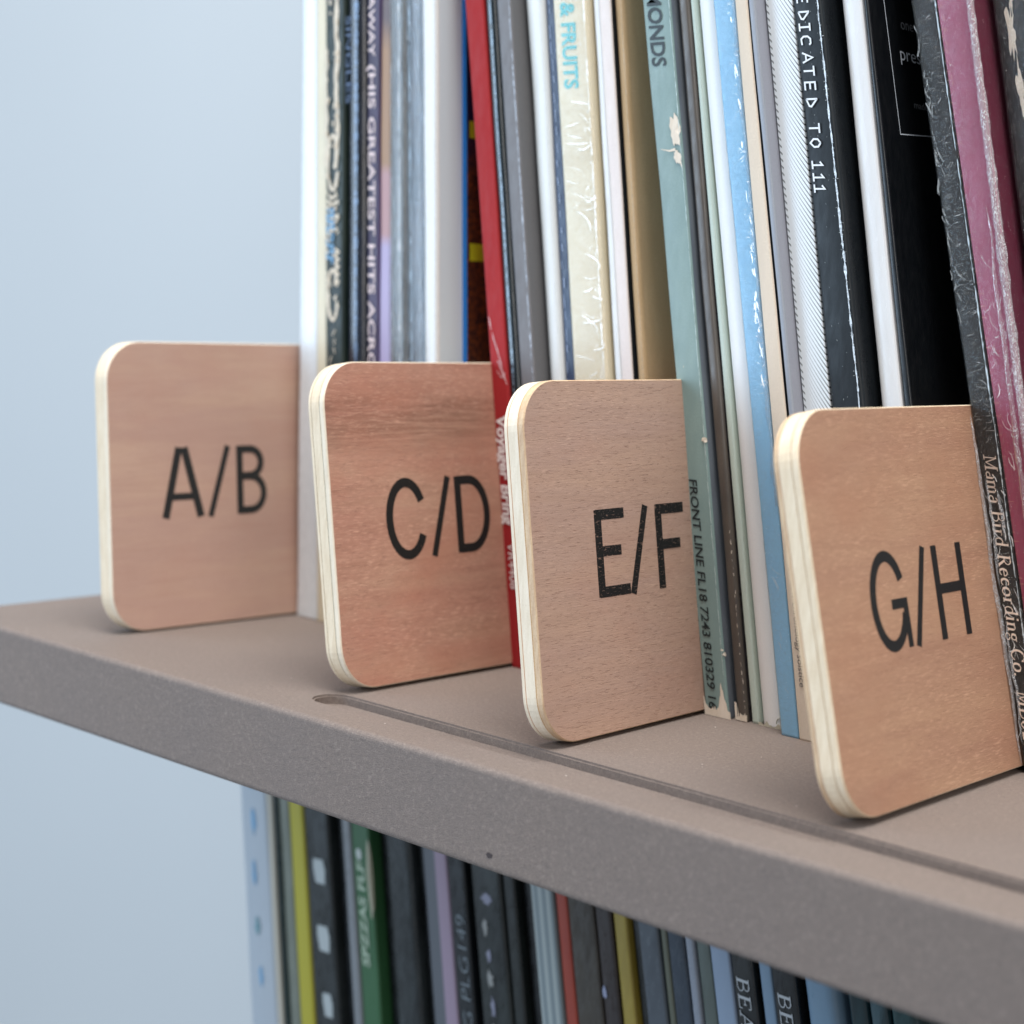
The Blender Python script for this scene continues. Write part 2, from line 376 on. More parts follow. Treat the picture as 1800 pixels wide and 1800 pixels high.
def jacket(name, R, mats, zs, parent=None, grow=0., wob=.12, r=.7, depth=311., zoff=0., sd=0, front_bulge=0., origin=None, cren=0.):
    V = []; F = []; FM = []
    for z in zs:
        nz = noise.noise(Vector((sd*7.7, 3.1, z*.03)))*wob; ny = noise.noise(Vector((sd*3.3, 9.1, z*.04)))*wob*1.4
        xl, xr = R.xl(z)-grow, R.xr(z)+grow
        nz = max(-.1, min(.1, nz))
        P, ns = jacket_section(xl+nz, xr+nz, R.ys+ny-grow, r+grow, depth)
        if cren:
            P2 = []
            for i, (x, y) in enumerate(P):
                if 2 <= i < len(P)-2:
                    q = noise.noise(Vector((x*.9+sd, y*.9, z*1.1)))+.6*noise.noise(Vector((x*2+sd, y*2, z*2.7)))
                    x += (cren*.5*q if i < ns+5 else 0); y -= cren*max(0, q)
                P2.append((x, y))
            P = P2
        V += [(x, y, z+zoff) for x, y in P]
    n = len(P)
    for k in range(len(zs)-1):
        for i in range(n):
            j = (i+1) % n
            F.append((k*n+i, k*n+j, (k+1)*n+j, (k+1)*n+i))
            FM.append(1 if i < ns-1 and len(mats) > 1 else 0)
    F.append(tuple(range(n))); FM.append(0); F.append(tuple(range((len(zs)-1)*n, len(zs)*n))); FM.append(0)
    o = mesh_obj(name, V, F, mats, FM, origin=origin or (R.xl(zs[0]), R.ys, zs[0]), parent=parent, smooth=True)
    for p in o.data.polygons:
        if len(p.vertices) > 4: p.use_smooth = False
    return o
ZS = [0, .5, 1.2, 2.5, 4]+[5+5.5*k for k in range(30)]+[180, 210, 240, 275, 308, 311.5, ZT]
ZSF = [0, .6, 1.4, 2.5]+[3.5+1.5*k for k in range(108)]+[180, 210, 240, 275, 308, ZT+.3]
ZSL = [-368, -366, -340, -300, -260, -220, -190, -165]+[-150+6*k for k in range(18)]+[-44, -42.5, -42]
def txt_mesh(body, ext=0.0):
    cu = bpy.data.curves.new('t', 'FONT'); cu.body = body; cu.size = 1; cu.offset = ext; cu.resolution_u = 3
    o = bpy.data.objects.new('t', cu); sc.collection.objects.link(o)
    dg = bpy.context.evaluated_depsgraph_get(); me = bpy.data.meshes.new_from_object(o.evaluated_get(dg))
    vs_ = [v.co.copy() for v in me.vertices]; fs = [tuple(p.vertices) for p in me.polygons]
    bpy.data.objects.remove(o); bpy.data.curves.remove(cu); bpy.data.meshes.remove(me)
    return vs_, fs
CAPH = .73
def spine_text(R, body, z0, z1, x_base, cap, mat, parent, ext=0., down=True, fx=None, dy=.07, gap=0):
    """print along the spine. z0 = start of the line, z1 = end; x_base = baseline offset (mm) from the left spine edge; cap height mm"""
    vs_, fs = txt_mesh(body, ext)
    mx = max(v.x for v in vs_); mn = min(v.x for v in vs_)
    V = []
    for v in vs_:
        t = (v.x-mn)/(mx-mn); z = lerp(z0, z1, t); h = v.y/CAPH*cap*(1 if down else -1)
        xx = R.xl(z)+x_base+h
        V.append((xx, R.ys-dy-(.12 if R.wobbly else .12), z))
    return mesh_obj('lettering', V, fs, [mat], origin=(R.xl(z0), R.ys, z0), parent=parent)
def spine_strokes(R, strokes, mat, parent, name='lettering', dy=.2):
    """strokes as (list of (offset from left edge, z), width)"""
    return print_strokes(name, strokes, lambda x, z, k: (R.xl(z)+x, R.ys-dy-k, z), mat, (R.xl(0), R.ys, 0), parent, .006)
# key, spine depth, left x at z=0 / z=120, right x at z=0 / z=120
TAB = [('white',73.5,-208.8,-213.3,-199.1,-205.5),('cream',72.5,-198.9,-205.4,-194.5,-201.0),('dkgreen',71.7,-194.4,-200.9,-188.0,-193.9),
('navy',72.2,-187.1,-193.8,-180.6,-187.2),('purple',73.2,-179.8,-186.4,-176.4,-182.2),('lilac',73.6,-176.2,-182.0,-171.0,-178.0),
('sleeve',72.8,-170.8,-177.9,-164.5,-172.3),('sleeve2',73,-164.4,-172.1,-154.9,-163.6),('whitegray',70,-154.4,-163.2,-150.5,-158.4),
('blue',79,-150.9,-158.9,-149.1,-157.1),('red',73,-128.4,-147.8,-123.6,-142.2),('blackglossy',73.1,-123.4,-142.0,-120.3,-138.7),
('gray',73.6,-120.0,-138.4,-115.4,-134.0),('creamwhite',77,-114.0,-132.6,-110.1,-126.9),('navythin',77,-109.9,-126.7,-105.2,-122.4),
('fruits',75,-104.9,-122.2,-94.8,-112.3),('whitethin',76.5,-93.4,-111.3,-91.6,-109.5),('pink',76.3,-91.2,-109.3,-88.1,-106.0),
('kraft',77.5,-87.4,-105.9,-84.9,-103.2),('FL',71.7,-69.4,-91.9,-63.2,-84.7),('brown',73,-61.9,-83.5,-59.1,-80.7),
('pale',73.6,-58.4,-80.5,-56.5,-79.1),('white2',73.2,-56.3,-78.9,-48.7,-71.8),('ltblue',69.8,-48.3,-71.4,-43.9,-66.1),
('beige',69.3,-43.5,-65.8,-39.2,-62.5),('gray2',69.5,-38.4,-62.1,-37.2,-60.6),('striped',73,-37.0,-60.3,-30.3,-53.6),
('dedicated',72.5,-29.9,-53.3,-21.2,-46.0),('white3',76.8,-20.4,-44.2,-15.0,-39.1),('black',76.5,-14.7,-38.7,-12.2,-37.3),
('plastic',83.2,.6,-29.8,5.2,-24.2),('maroon',82.5,5.7,-23.9,10.8,-16.8),('dark',88,12.5,-15.0,20,-8.0)]
RECS = {}
lv = [0, 60, 120, 160, ZT+2]; prev = None
for key, ys, l0, l1, r0, r1 in TAB:
    R = Rec(); R.ys = ys; R.key = key; R.wobbly = False
    sl, sr = (l1-l0)/120, (r1-r0)/120
    Lv = [l0, l0+sl*60, l1, l0+sl*160]; Rv = [r0, r0+sr*60, r1, r0+sr*160]
    lt = l0+sl*(ZT+2); rt = r0+sr*(ZT+2)
    if prev and key not in ('red', 'FL', 'plastic'): lt = max(lt, prev+.1)
    rt = max(rt, lt+1.4); prev = rt
    R.xl = make_profile(lv, Lv+[lt]); R.xr = make_profile(lv, Rv+[rt]); RECS[key] = R
def rec_thing(key, label, spine_m, side_m=None, group='record sleeves on the upper shelf', parts=False, r=.7, zoff=0., **kw):
    R = RECS[key]; mats = [spine_m]+([side_m] if side_m else [])
    sd = sum(map(ord, key)) % 89
    if parts:
        root = empty('record_sleeve', (R.xl(0), R.ys+150, 0)); tag(root, label, 'record', group)
        jacket('jacket', R, mats, ZS, parent=root, sd=sd, r=r, **kw); return R, root
    o = jacket('record_sleeve', R, mats, ZS, sd=sd, r=r, **kw); tag(o, label, 'record', group); return R, o
W = lambda v: srgb(v, v, v)
CLEAR = film('shrink_film', .05, .55)
CRINK = film('crinkled_film', .06, .4, .10, (.8, .8, 1.5))
def wrap(R, root, mat, grow=.22, cren=.18, zs=None, sd=5, r=.7):
    return jacket('shrink_wrap', R, [mat], zs or ZSF, parent=root, grow=grow, cren=cren, sd=sd, r=r)

def crease_glints(R, root, n, z0, z1, x0, x1, mat, sdd, ln=(.6, 2.4), wd=(.05, .18), ang=(-25, 25), curl=25, name='painted_film_creases', dy=.5):
    """film folds with their highlights painted as pale strokes"""
    q = random.Random(sdd); st = []
    for k in range(n):
        z = q.uniform(z0, z1); t = R.xr(z)-R.xl(z); x = q.uniform(x0, x1)*t; a = math.radians(q.uniform(*ang)); L = q.uniform(*ln); c = math.radians(q.uniform(-curl, curl))
        m = q.randint(4, 7); P = []; 
        for j in range(m):
            P.append((x, z)); x += L/m*math.cos(a); z += L/m*math.sin(a); a += c/m*2+math.radians(q.uniform(-9, 9))
        P = [(min(max(px, -.1), t+.12), pz) for px, pz in P]
        P = [P[0]]+[b for a_, b in zip(P, P[1:]) if abs(a_[0]-b[0])+abs(a_[1]-b[1]) > .02]
        if len(P) < 3: continue
        w_ = q.uniform(*wd); st.append((P, [w_*(.25+.75*math.sin(math.pi*(j+.5)/len(P))) for j in range(len(P))]))
    return tag(spine_strokes(R, st, mat, root, name, dy), kind='stuff')
def glint_mat(name, col, alpha, rough=.15):  # see-through pale coat for painted highlights
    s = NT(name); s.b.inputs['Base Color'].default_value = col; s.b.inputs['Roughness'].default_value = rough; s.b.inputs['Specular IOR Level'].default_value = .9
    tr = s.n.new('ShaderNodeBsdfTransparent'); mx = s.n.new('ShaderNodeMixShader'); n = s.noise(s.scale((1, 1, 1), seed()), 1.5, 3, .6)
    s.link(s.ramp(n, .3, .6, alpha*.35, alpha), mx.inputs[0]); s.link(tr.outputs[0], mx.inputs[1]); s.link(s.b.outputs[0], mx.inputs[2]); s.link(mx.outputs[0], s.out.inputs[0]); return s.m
CRW = glint_mat('white_crease_glint', srgb(250, 250, 248), .85); CRG = glint_mat('grey_crease_glint', srgb(170, 172, 170), .6); CRS = glint_mat('sharp_crease_glint', srgb(255, 255, 255), .95, .08)
def edgeline(R, root, z0, z1, wmin, wmax, mat, sdd, off=-.25, name='painted_film_creases', dy=.45, brk=.25):
    """broken painted highlight where film or gloss rounds the spine's right edge"""
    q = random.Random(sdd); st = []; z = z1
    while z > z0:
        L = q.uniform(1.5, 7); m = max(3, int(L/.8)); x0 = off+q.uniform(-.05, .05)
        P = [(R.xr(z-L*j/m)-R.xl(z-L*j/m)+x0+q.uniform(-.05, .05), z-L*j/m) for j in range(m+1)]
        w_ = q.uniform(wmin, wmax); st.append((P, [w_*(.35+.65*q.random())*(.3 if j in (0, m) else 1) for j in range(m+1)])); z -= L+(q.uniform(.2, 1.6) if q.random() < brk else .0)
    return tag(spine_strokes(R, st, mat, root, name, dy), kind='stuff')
def frayed(R, root, sdd, h0=.6, h1=1.8, mat=None):
    q = random.Random(sdd); t = R.xr(0)-R.xl(0)-.1; n = 16; V = []; F = []
    for k in range(n+1):
        x = .05+t*k/n; h = q.uniform(h0, h1)*(1.6 if q.random() < .15 else 1); V += [(R.xl(.1)+x, R.ys-.2, .1), (R.xl(h)+x, R.ys-.2, h)]
    for k in range(n): F.append((2*k, 2*k+2, 2*k+3, 2*k+1))
    return mesh_obj('frayed_foot', V, F, [mat or chip_m], origin=(R.xl(0), R.ys, 0), parent=root)
chip_m = paper('torn_card', srgb(224, 210, 192), srgb(238, 228, 214), rough=.9, mottle=.7, spec=.1)
# 1 white box-like sleeve beside A/B
rec_thing('white', 'wide glossy white spine standing against the A/B divider, first record of the row', paper('white_card', srgb(226, 232, 236), rough=.25, grain=.02, spec=.5), r=1.6)
rec_thing('cream', 'thin cream spine between the wide white record and the dark lettered one', paper('cream_card', srgb(222, 212, 186), grain=.04))
cm = ink('cream_ink', srgb(214, 200, 178)); bl = ink('blue_ink', srgb(104, 150, 184))
R, root = rec_thing('dkgreen', 'dark green spine with cream hand drawn lettering, right of the cream spine', paper('dark_green_card', srgb(26, 40, 38), srgb(40, 52, 46), wear=.3), parts=True)
rnd = random.Random(4)
st = []
pts = [(4.6+.5*math.sin(z*.35)+.35*rnd.uniform(-1, 1), z) for z in [172-2.1*k for k in range(26)]]
st.append((pts, [1.1+.7*rnd.random() for _ in pts]))
pts = [(.7+.4*rnd.uniform(-1, 1), z) for z in [150-2.0*k for k in range(16)]]
st.append((pts, [.5+.8*rnd.random() for _ in pts]))
for zc, h in ((121, 7), (87, 6.5)):
    st.append((arc(3.1, zc, 1.9, h, 20, 340, 20), [.7+.8*rnd.random() for _ in range(21)]))
for k in range(6):
    z = 113-1.7*k; st.append(([(1.0+rnd.random()*.6, z), (2.6, z-1.2), (4.4+rnd.random(), z-.2)], .8))
for k in range(5):
    z = 99-1.9*k; st.append(([(4.0, z), (5.2, z-.9), (4.2, z-1.8)], .9))
for k in range(7):
    z = 78-2.3*k; st.append(([(1.2+rnd.random()*3, z), (1.8+rnd.random()*3, z-1.5)], .35))
for k in range(90):
    z = rnd.uniform(84, 172); x = rnd.choice((1.1, 2.2, 4.2, 5.0))+rnd.uniform(-.4, .4)
    st.append(([(x, z), (x+rnd.uniform(-.6, .6), z-rnd.uniform(.3, 1.4))], rnd.uniform(.3, .9)))
spine_strokes(R, st, cm, root)
st = []
for k in range(9):
    z = 109-1.55*k; st.append(([(.9, z), (3.2+rnd.random()*.8, z-.1)], .9)); st.append(([(1.0 if k % 2 else 3.4, z), (1.3 if k % 2 else 3.1, z-1.5)], .8))
spine_strokes(R, st, bl, root, dy=.3)
R, root = rec_thing('navy', 'glossy navy black spine with a faint blue title, left of the mauve lettered spine', paper('navy_gloss', srgb(16, 20, 28), srgb(26, 38, 58), rough=.22, mottle=.5, spec=.7), parts=True, r=2.4)
edgeline(R, root, 40, 172, 1.0, 1.7, glint_mat('blue_sheen', srgb(96, 132, 176), .75, .3), 66, -2.2, 'sheen_strip', .2, 0)
spine_text(R, 'SINGLES', 158, 136, .5, 2.0, ink('faint_blue', srgb(72, 92, 124)), root)
R, root = rec_thing('purple', 'dark purple spine with pale lettering (HIS GREATEST HITS', paper('purple_card', srgb(66, 52, 84), srgb(44, 34, 56), mottle=.7), paper('violet_side', srgb(88, 76, 130)), parts=True, r=.4)
pk = ink('pale_pink_ink', srgb(226, 206, 204))
spine_text(R, 'STAWAY', 168, 147.5, .5, 2.3, pk, root, .012)
spine_text(R, '(HIS GREATEST HITS ACROSS', 145.5, 62, .5, 2.5, pk, root, .012)
def banded():
    s = NT('lilac_bands'); z = s.xyz()[2]; n = s.noise(s.scale((.5, .5, .5)), .6, 3, .6)
    z = s.math('ADD', z, s.math('MULTIPLY', n, 2.0))
    c = s.mix(s.ramp(z, 101, 104, 0, 1), srgb(166, 152, 186), srgb(170, 128, 128))
    c = s.mix(s.ramp(z, 119, 122, 0, 1), c, srgb(152, 112, 74))
    c = s.mix(s.ramp(z, 150, 158, 0, 1), c, srgb(84, 62, 62))
    s.link(c, s.b.inputs['Base Color']); s.b.inputs['Roughness'].default_value = .4; s.bump(n, .2, .0001); return s.m
rec_thing('lilac', 'narrow lilac spine turning brown higher up, right of the purple lettered spine', banded(), r=.5)
gsl = lambda nm, a, b: paper(nm, a, b, rough=.2, mottle=.8, spec=.8, bumpy=.8, creases=.5)
R, root = rec_thing('sleeve', 'grey green spine in a cloudy plastic outer sleeve, right of the lilac spine', gsl('grey_sleeve', srgb(96, 102, 102), srgb(60, 66, 70)), parts=True, r=1.2)
wrap(R, root, film('cloudy_film', .22, .8, .15, (.8, .8, .25)), .3, .10, ZS)
edgeline(R, root, 40, 172, .2, .5, CRW, 61, -1.6)
edgeline(R, root, 40, 172, .15, .5, CRG, 62, -4.4)
R, root = rec_thing('sleeve2', 'blue grey spine in a creased clear sleeve, left of the white spine with grey cover', gsl('bluegrey_sleeve', srgb(72, 80, 88), srgb(104, 108, 116)), parts=True, r=2.2)
wrap(R, root, film('cloudy_film_blue', .2, .8, .15, (.8, .8, .25), (.85, .93, 1, 1)), .3, .12, ZS)
edgeline(R, root, 40, 172, .3, .7, glint_mat('blue_crease_glint', srgb(170, 196, 214), .8), 63, -6.6)
edgeline(R, root, 40, 172, .2, .6, CRG, 64, -3.4)
edgeline(R, root, 40, 172, .3, .7, ink('dark_fold', srgb(22, 34, 38)), 65, -.35)
rec_thing('whitegray', 'white spine with a pale grey cover side, left of the thin bright blue spine', paper('white_spine_card', srgb(212, 211, 208), rough=.25, grain=.015, spec=.6), paper('pale_grey_cover', srgb(204, 216, 222), grain=.02, rough=.5), r=.9)
def mottled():
    s = NT('rust_mottled_cover'); z = s.xyz()[2]
    n = s.noise(s.scale((1, 1, 1)), .9, 6, .7); n2 = s.noise(s.scale((1, 1, 1)), .12, 3, .5)
    c = s.mix(s.ramp(n, .42, .62), srgb(30, 24, 30), srgb(122, 66, 32))
    c = s.mix(s.ramp(z, 118, 130, 0, 1), c, srgb(34, 32, 66))
    s.link(c, s.b.inputs['Base Color']); s.b.inputs['Roughness'].default_value = .4; return s.m
R, root = rec_thing('blue', 'thin bright blue spine with a rust mottled cover, left of the red spine', paper('bright_blue_card', srgb(18, 112, 190), grain=.03), mottled(), parts=True, r=.3)
ye = ink('yellow_ink', srgb(196, 204, 40))
for za, zb in ((101.5, 97.2), (131.5, 127.3), (166, 161)):
    xr = R.xr; x_ = .13
    mesh_obj('printed_bar', [(xr(za)+x_, 80.2, za), (xr(za)+x_, 104, za), (xr(zb)+x_, 104, zb), (xr(zb)+x_, 80.2, zb)], [(0, 1, 2, 3)], [ye], parent=root)
R, root = rec_thing('red', 'red spine with white lettering reaching the shelf beside the C/D divider', paper('red_card', srgb(164, 44, 46), srgb(156, 38, 42), rough=.62, mottle=.5, spec=.2, wear=.25, wearcol=srgb(214, 150, 150)), parts=True, r=.35)
wi = ink('white_ink', srgb(236, 226, 224), .2)
spine_text(R, 'Voyager Bring', 60.5, 34.3, .9, 3.2, wi, root, .03)
spine_text(R, 'VR4408', 30, 19, 1.6, 2.6, wi, root, .0)
rd = random.Random(2)
st = []
for k in range(5):
    x = .4+k*.9; z = 83-3*k+rd.random(); st.append(([(x+rd.uniform(-.3, .3), z), (x+.5, z-1.6), (x+.9+rd.uniform(-.2, .2), z-3.2)], [.12, .3, .1]))
st.append(([(2.2, 71), (3.4, 69.5), (4.8, 70.6)], .18)); st.append(([(2.6, 73.5), (3.6, 71.2), (5.2, 68)], .22))
tag(spine_strokes(R, st, ink('scuff_white', srgb(226, 190, 190), .6), root, 'scuff', .16), kind='stuff')
R, root = rec_thing('blackglossy', 'thin glossy black green spine with a bright edge, between the red and grey spines', paper('black_green_gloss', srgb(14, 28, 34), rough=.2, grain=.02, spec=.6, bumpy=.2), parts=True, r=1.2)
edgeline(R, root, 40, 175, .35, .6, glint_mat('pale_blue_sheen', srgb(150, 180, 206), .8, .3), 67, -1.3, 'sheen_strip', .2, .05)
def edgewhite(nm, col, t, rough=.45, wx=.5, col3=None):
    """card with a few worn specks"""
    return paper(nm, col, rough=rough, wear=.12)
R, root = rec_thing('gray', 'mid grey spine with a painted fold highlight, right of the thin black spine', paper('mid_grey_card', srgb(116, 114, 116), rough=.5), paper('mid_grey_side', srgb(110, 110, 112), rough=.5), parts=True, r=.35)
rw = ink('fold_highlight_ink', srgb(214, 220, 232), .95)
def fold_glint(R, root, z0, z1, wmax=.4, sdd=1, mat=None, off=0.):  # ragged pale strip painting the highlight of a fold
    rr = random.Random(sdd); n = int((z1-z0)/1.6); V = []; F = []
    for k in range(n+1):
        z = z0+(z1-z0)*k/n; a = wmax*(.35+.65*rr.random()); xr = R.xr(z)+off
        V += [(xr-.15-a, R.ys-.2, z), (xr-.02, R.ys-.1, z), (xr+.2, R.ys+.2+a*.4, z)]
    for k in range(n):
        for j in (0, 1): F.append((3*k+j, 3*k+j+1, 3*k+j+4, 3*k+j+3))
    return mesh_obj('fold_highlight', V, F, [mat or rw], origin=(R.xl(0), R.ys, 0), parent=root)
edgeline(R, root, 45, 175, .2, .5, glint_mat('grey_fold_glint', srgb(196, 204, 216), .8, .3), 98, -.25, 'fold_highlight', .2, .25)  # pale line paints the light caught by the grey fold
rec_thing('creamwhite', 'white spine with a cream left edge, right of the mid grey spine', paper('off_white_card', srgb(222, 224, 222), rough=.3, grain=.02), r=1.8)
R, root = rec_thing('navythin', 'narrow navy spine scuffed pale along its length, left of the cream spine lettered FRUITS', paper('navy_scuffed', srgb(28, 46, 76), srgb(60, 80, 112), rough=.3, mottle=.4), parts=True, r=1.0)
st = []
for k in range(26):
    z = 168-3.9*k; x = 1.2+.5*rd.random(); st.append(([(x, z), (x+.2*rd.random(), z-1.2-2*rd.random())], .1+.22*rd.random()))
tag(spine_strokes(R, st, ink('scuff_blue', srgb(150, 164, 190), .6), root, 'scuff', .16), kind='stuff')
R, root = rec_thing('fruits', 'wide cream spine lettered & FRUITS in turquoise under crinkled shrink wrap', paper('ivory_card', srgb(242, 230, 202), rough=.5, grain=.03), parts=True, r=.6)
tq = ink('turquoise_ink', srgb(104, 204, 206))
spine_text(R, 'S & FRUITS', 160.5, 137.2, 2.3, 4.3, tq, root, .03)
wrap(R, root, CRINK, .25, .30, sd=11)
crease_glints(R, root, 26, 66, 136, .12, .8, CRW, 5, (3.0, 8.0), (.14, .5), (-30, 12), 45)
crease_glints(R, root, 36, 62, 150, .7, .92, CRS, 6, (.5, 1.8), (.05, .26), (-60, 60), 40)
edgeline(R, root, 60, 170, .18, .6, CRS, 7, -.35)
rec_thing('whitethin', 'very thin white spine between the cream FRUITS spine and the pinkish one', paper('thin_white_card', srgb(226, 230, 232), grain=.015), r=.5)
rec_thing('pink', 'pale pinkish white spine left of the brown kraft record', paper('pinkish_card', srgb(226, 214, 208), grain=.03, wear=.1), paper('pink_black_cover', srgb(20, 26, 32)), r=.35)
kr = paper('kraft_card', srgb(194, 164, 126), srgb(180, 150, 112), rough=.7, mottle=.5, grain=.07, spec=.2)
R, root = rec_thing('kraft', 'brown kraft cardboard record behind the E/F divider', kr, paper('kraft_cover', srgb(206, 176, 138), srgb(194, 162, 124), rough=.7, mottle=.5, grain=.07, spec=.2), parts=True, r=1.0)
edgeline(R, root, 40, 175, .3, .5, glint_mat('kraft_fold', srgb(214, 190, 158), .5, .6), 99, -.5, 'fold_highlight', .2, .0)  # soft highlight of the kraft fold, painted as a pale line
# pale green FRONT LINE
def flmat(nm, a, b, wear):
    return paper(nm, a, b, rough=.45, mottle=.5, wear=wear, grain=.05)
R, root = rec_thing('FL', 'pale grey green spine lettered FRONT LINE, worn through to white card at its foot', flmat('grey_green_spine', srgb(134, 156, 152), srgb(122, 145, 143), .9), flmat('grey_green_side', srgb(118, 126, 134), srgb(96, 102, 112), .5), parts=True, r=.5, zoff=0)
bk = ink('black_ink', srgb(30, 40, 42), .25)
spine_text(R, 'FRONT LINE FL18 7243 810329 16', 51.2, 1.6, 1.3, 2.2, bk, root, .014)
spine_text(R, 'DIAMONDS', 164.5, 140.6, 1.35, 4.0, bk, root, .02)
edgeline(R, root, 12, 175, .07, .2, ink('fold_pale_green', srgb(204, 222, 220), .3), 95, -.12, 'fold_highlight', .2, .1)  # thin painted highlight down the right fold
def blob(R, root, cx, cz, rx, rz, sd_, mat=chip_m, dy=.22, name='torn_patch', rough_=.25, n=22):
    q = random.Random(sd_); P = []
    for k in range(n):
        a = 2*math.pi*k/n; f = 1+q.uniform(-rough_, rough_); P.append((cx+rx*f*math.cos(a), cz+rz*f*math.sin(a)))
    V = [(R.xl(z)+x, R.ys-dy, z) for x, z in P]; xr = R.xr
    V = [((xr(v[2])+.12, R.ys+(v[0]-xr(v[2]))-.0, v[2]) if v[0] > xr(v[2])-.05 else v) for v in V]
    cz_ = sum(v[2] for v in V)/n; cxv = R.xl(cz_)+cx; V.append((min(cxv, xr(cz_)-.2), R.ys-dy-.05, cz_))
    return mesh_obj(name, V, [(k, (k+1) % n, n) for k in range(n)], [mat], origin=(R.xl(0), R.ys, 0), parent=root)
blob(R, root, 5.9, 126.5, 1.25, 3.4, 5); blob(R, root, 6.0, 121, .9, 1.4, 6)
spine_strokes(R, [([(5.6, 122.6), (3.9, 122.3), (1.6, 122.7)], [.7, .35, .08]), ([(5.4, 122), (6.6, 120.2), (7.1, 118.4)], [.6, .5, .1])], chip_m, root, 'torn_patch', .24)
blob(R, root, 6.4, 60.2, .75, .55, 7); blob(R, root, 6.9, 14, .3, .45, 9); blob(R, root, 6.1, 15, .22, .25, 10)
q = random.Random(12)
# torn foot: ragged pale band and spike
P = []
for k in range(34):
    x = 6.95*k/33; h = 1.5+.9*q.random()+(6.2*max(0, 1-abs(x-5.1)/1.3))*(.75+.25*q.random())+(2.2*max(0, 1-x/.9))
    P.append((x, h))
V = []; F = []
for x, h in P: V += [(R.xl(.1)+x, R.ys-.21, .1), (R.xl(h)+x, R.ys-.21, h)]
for k in range(33): F.append((2*k, 2*k+2, 2*k+3, 2*k+1))
mesh_obj('torn_patch', V, F, [chip_m], origin=(R.xl(0), R.ys, 0), parent=root)
br = paper('brown_black_card', srgb(92, 84, 76), srgb(74, 68, 64), rough=.35, mottle=.6, wear=.35, spec=.5)
R, root = rec_thing('brown', 'brown grey spine with chipped black edge and worn foot, right of the FRONT LINE spine', br, paper('brown_side', srgb(60, 56, 60), rough=.3, wear=.3, spec=.7), parts=True, r=.8)
q = random.Random(31); st = []
for k in range(26):
    z = 3+1.35*k*(1+.3*q.random()); st.append(([(R.xr(z)-R.xl(z)-q.uniform(.15, .5), z), (R.xr(z)-R.xl(z)-q.uniform(.1, .5), z+q.uniform(.15, .9))], q.uniform(.04, .18)))
frayed(R, root, 9, .6, 2.2)
for k in range(14): x = 2.8*k/13; st.append(([(x, .2), (x+.1, .6+1.3*q.random()+(2.5 if k < 2 else 0))], .35))
tag(spine_strokes(R, st, chip_m, root, 'worn_patch', .18), kind='stuff')
rec_thing('pale', 'pale mint green spine right of the brown grey spine', paper('mint_card', srgb(192, 204, 192), grain=.03, rough=.5), r=.5)
R, root = rec_thing('white2', 'white rounded spine rolled open at its foot, between mint and sky blue spines', paper('soft_white_card', srgb(240, 240, 238), grain=.02, rough=.4, creases=.15), parts=True, r=3.0)
frayed(R, root, 5, .2, .9, paper('soft_fray', srgb(196, 190, 170), rough=.9))
# rolled inner lip that shows under the white sleeve
V = []; F = []
for j in range(11):
    a = math.radians(200-300*j/10)
    for i, y in enumerate((73.0, 90.0)): V.append((-50.6+1.25*math.cos(a), y, 1.5+1.2*math.sin(a)))
for j in range(10): F.append((2*j, 2*j+1, 2*j+3, 2*j+2))
mesh_obj('rolled_lip', V, F, [paper('lip_card', srgb(196, 190, 160), rough=.7)], parent=root)
R, root = rec_thing('ltblue', 'sky blue spine under creased shrink wrap, left of the tan spine', paper('sky_blue_card', srgb(156, 208, 238), srgb(146, 200, 234), mottle=.4, rough=.45, grain=.02), parts=True, r=.4)
wrap(R, root, film('sky_film', .05, .9, .09, (.9, .9, 1.6)), .22, .22, sd=17)
crease_glints(R, root, 110, 70, 170, .62, .96, CRW, 81, (.5, 1.8), (.04, .16), (-20, 35), 35)
crease_glints(R, root, 26, 75, 165, .78, .9, CRS, 82, (1.0, 3.2), (.2, .6), (-100, -75), 15)
crease_glints(R, root, 6, 4, 40, .1, .6, CRW, 83, (1.5, 4), (.04, .12), (-70, -40), 25)
V = []; F = []; q = random.Random(3)
for k in range(88):
    z = 48+1.35*k; g = .25+.75*q.random()*abs(noise.noise(Vector((2, 3, z*.08))))*2.2
    xr = R.xr(z)
    V += [(xr-.15-g*1.5, R.ys-.34, z), (xr-.1, R.ys-.52-.25*q.random(), z+.3), (xr+.22, R.ys-.1, z)]
for k in range(87):
    for j in (0, 1): F.append((3*k+j, 3*k+j+1, 3*k+j+4, 3*k+j+3))
mesh_obj('wrap_seam', V, F, [film('seam_film', .34, 1.0, .12, (1.2, 1.2, 2.4))], origin=(R.xl(0), R.ys, 0), parent=root)
R, root = rec_thing('beige', 'plain tan spine with tiny grey print near its foot, right of the sky blue', paper('tan_card', srgb(222, 208, 190), srgb(212, 198, 180), rough=.75, mottle=.5, grain=.05, wear=.3, wearcol=srgb(150, 128, 84), spec=.15), paper('beige_black_cover', srgb(18, 20, 24)), parts=True, r=.4)
spine_text(R, 'new chronology solstice', 33, 11.2, 1.5, 1.35, ink('grey_ink', srgb(88, 84, 84)), root)
rec_thing('gray2', 'cool grey spine and cover between the tan spine and the hatched one', paper('cool_grey_spine', srgb(150, 155, 164), rough=.4, grain=.03), paper('cool_grey_cover', srgb(152, 154, 164), rough=.5, grain=.03), r=.5)
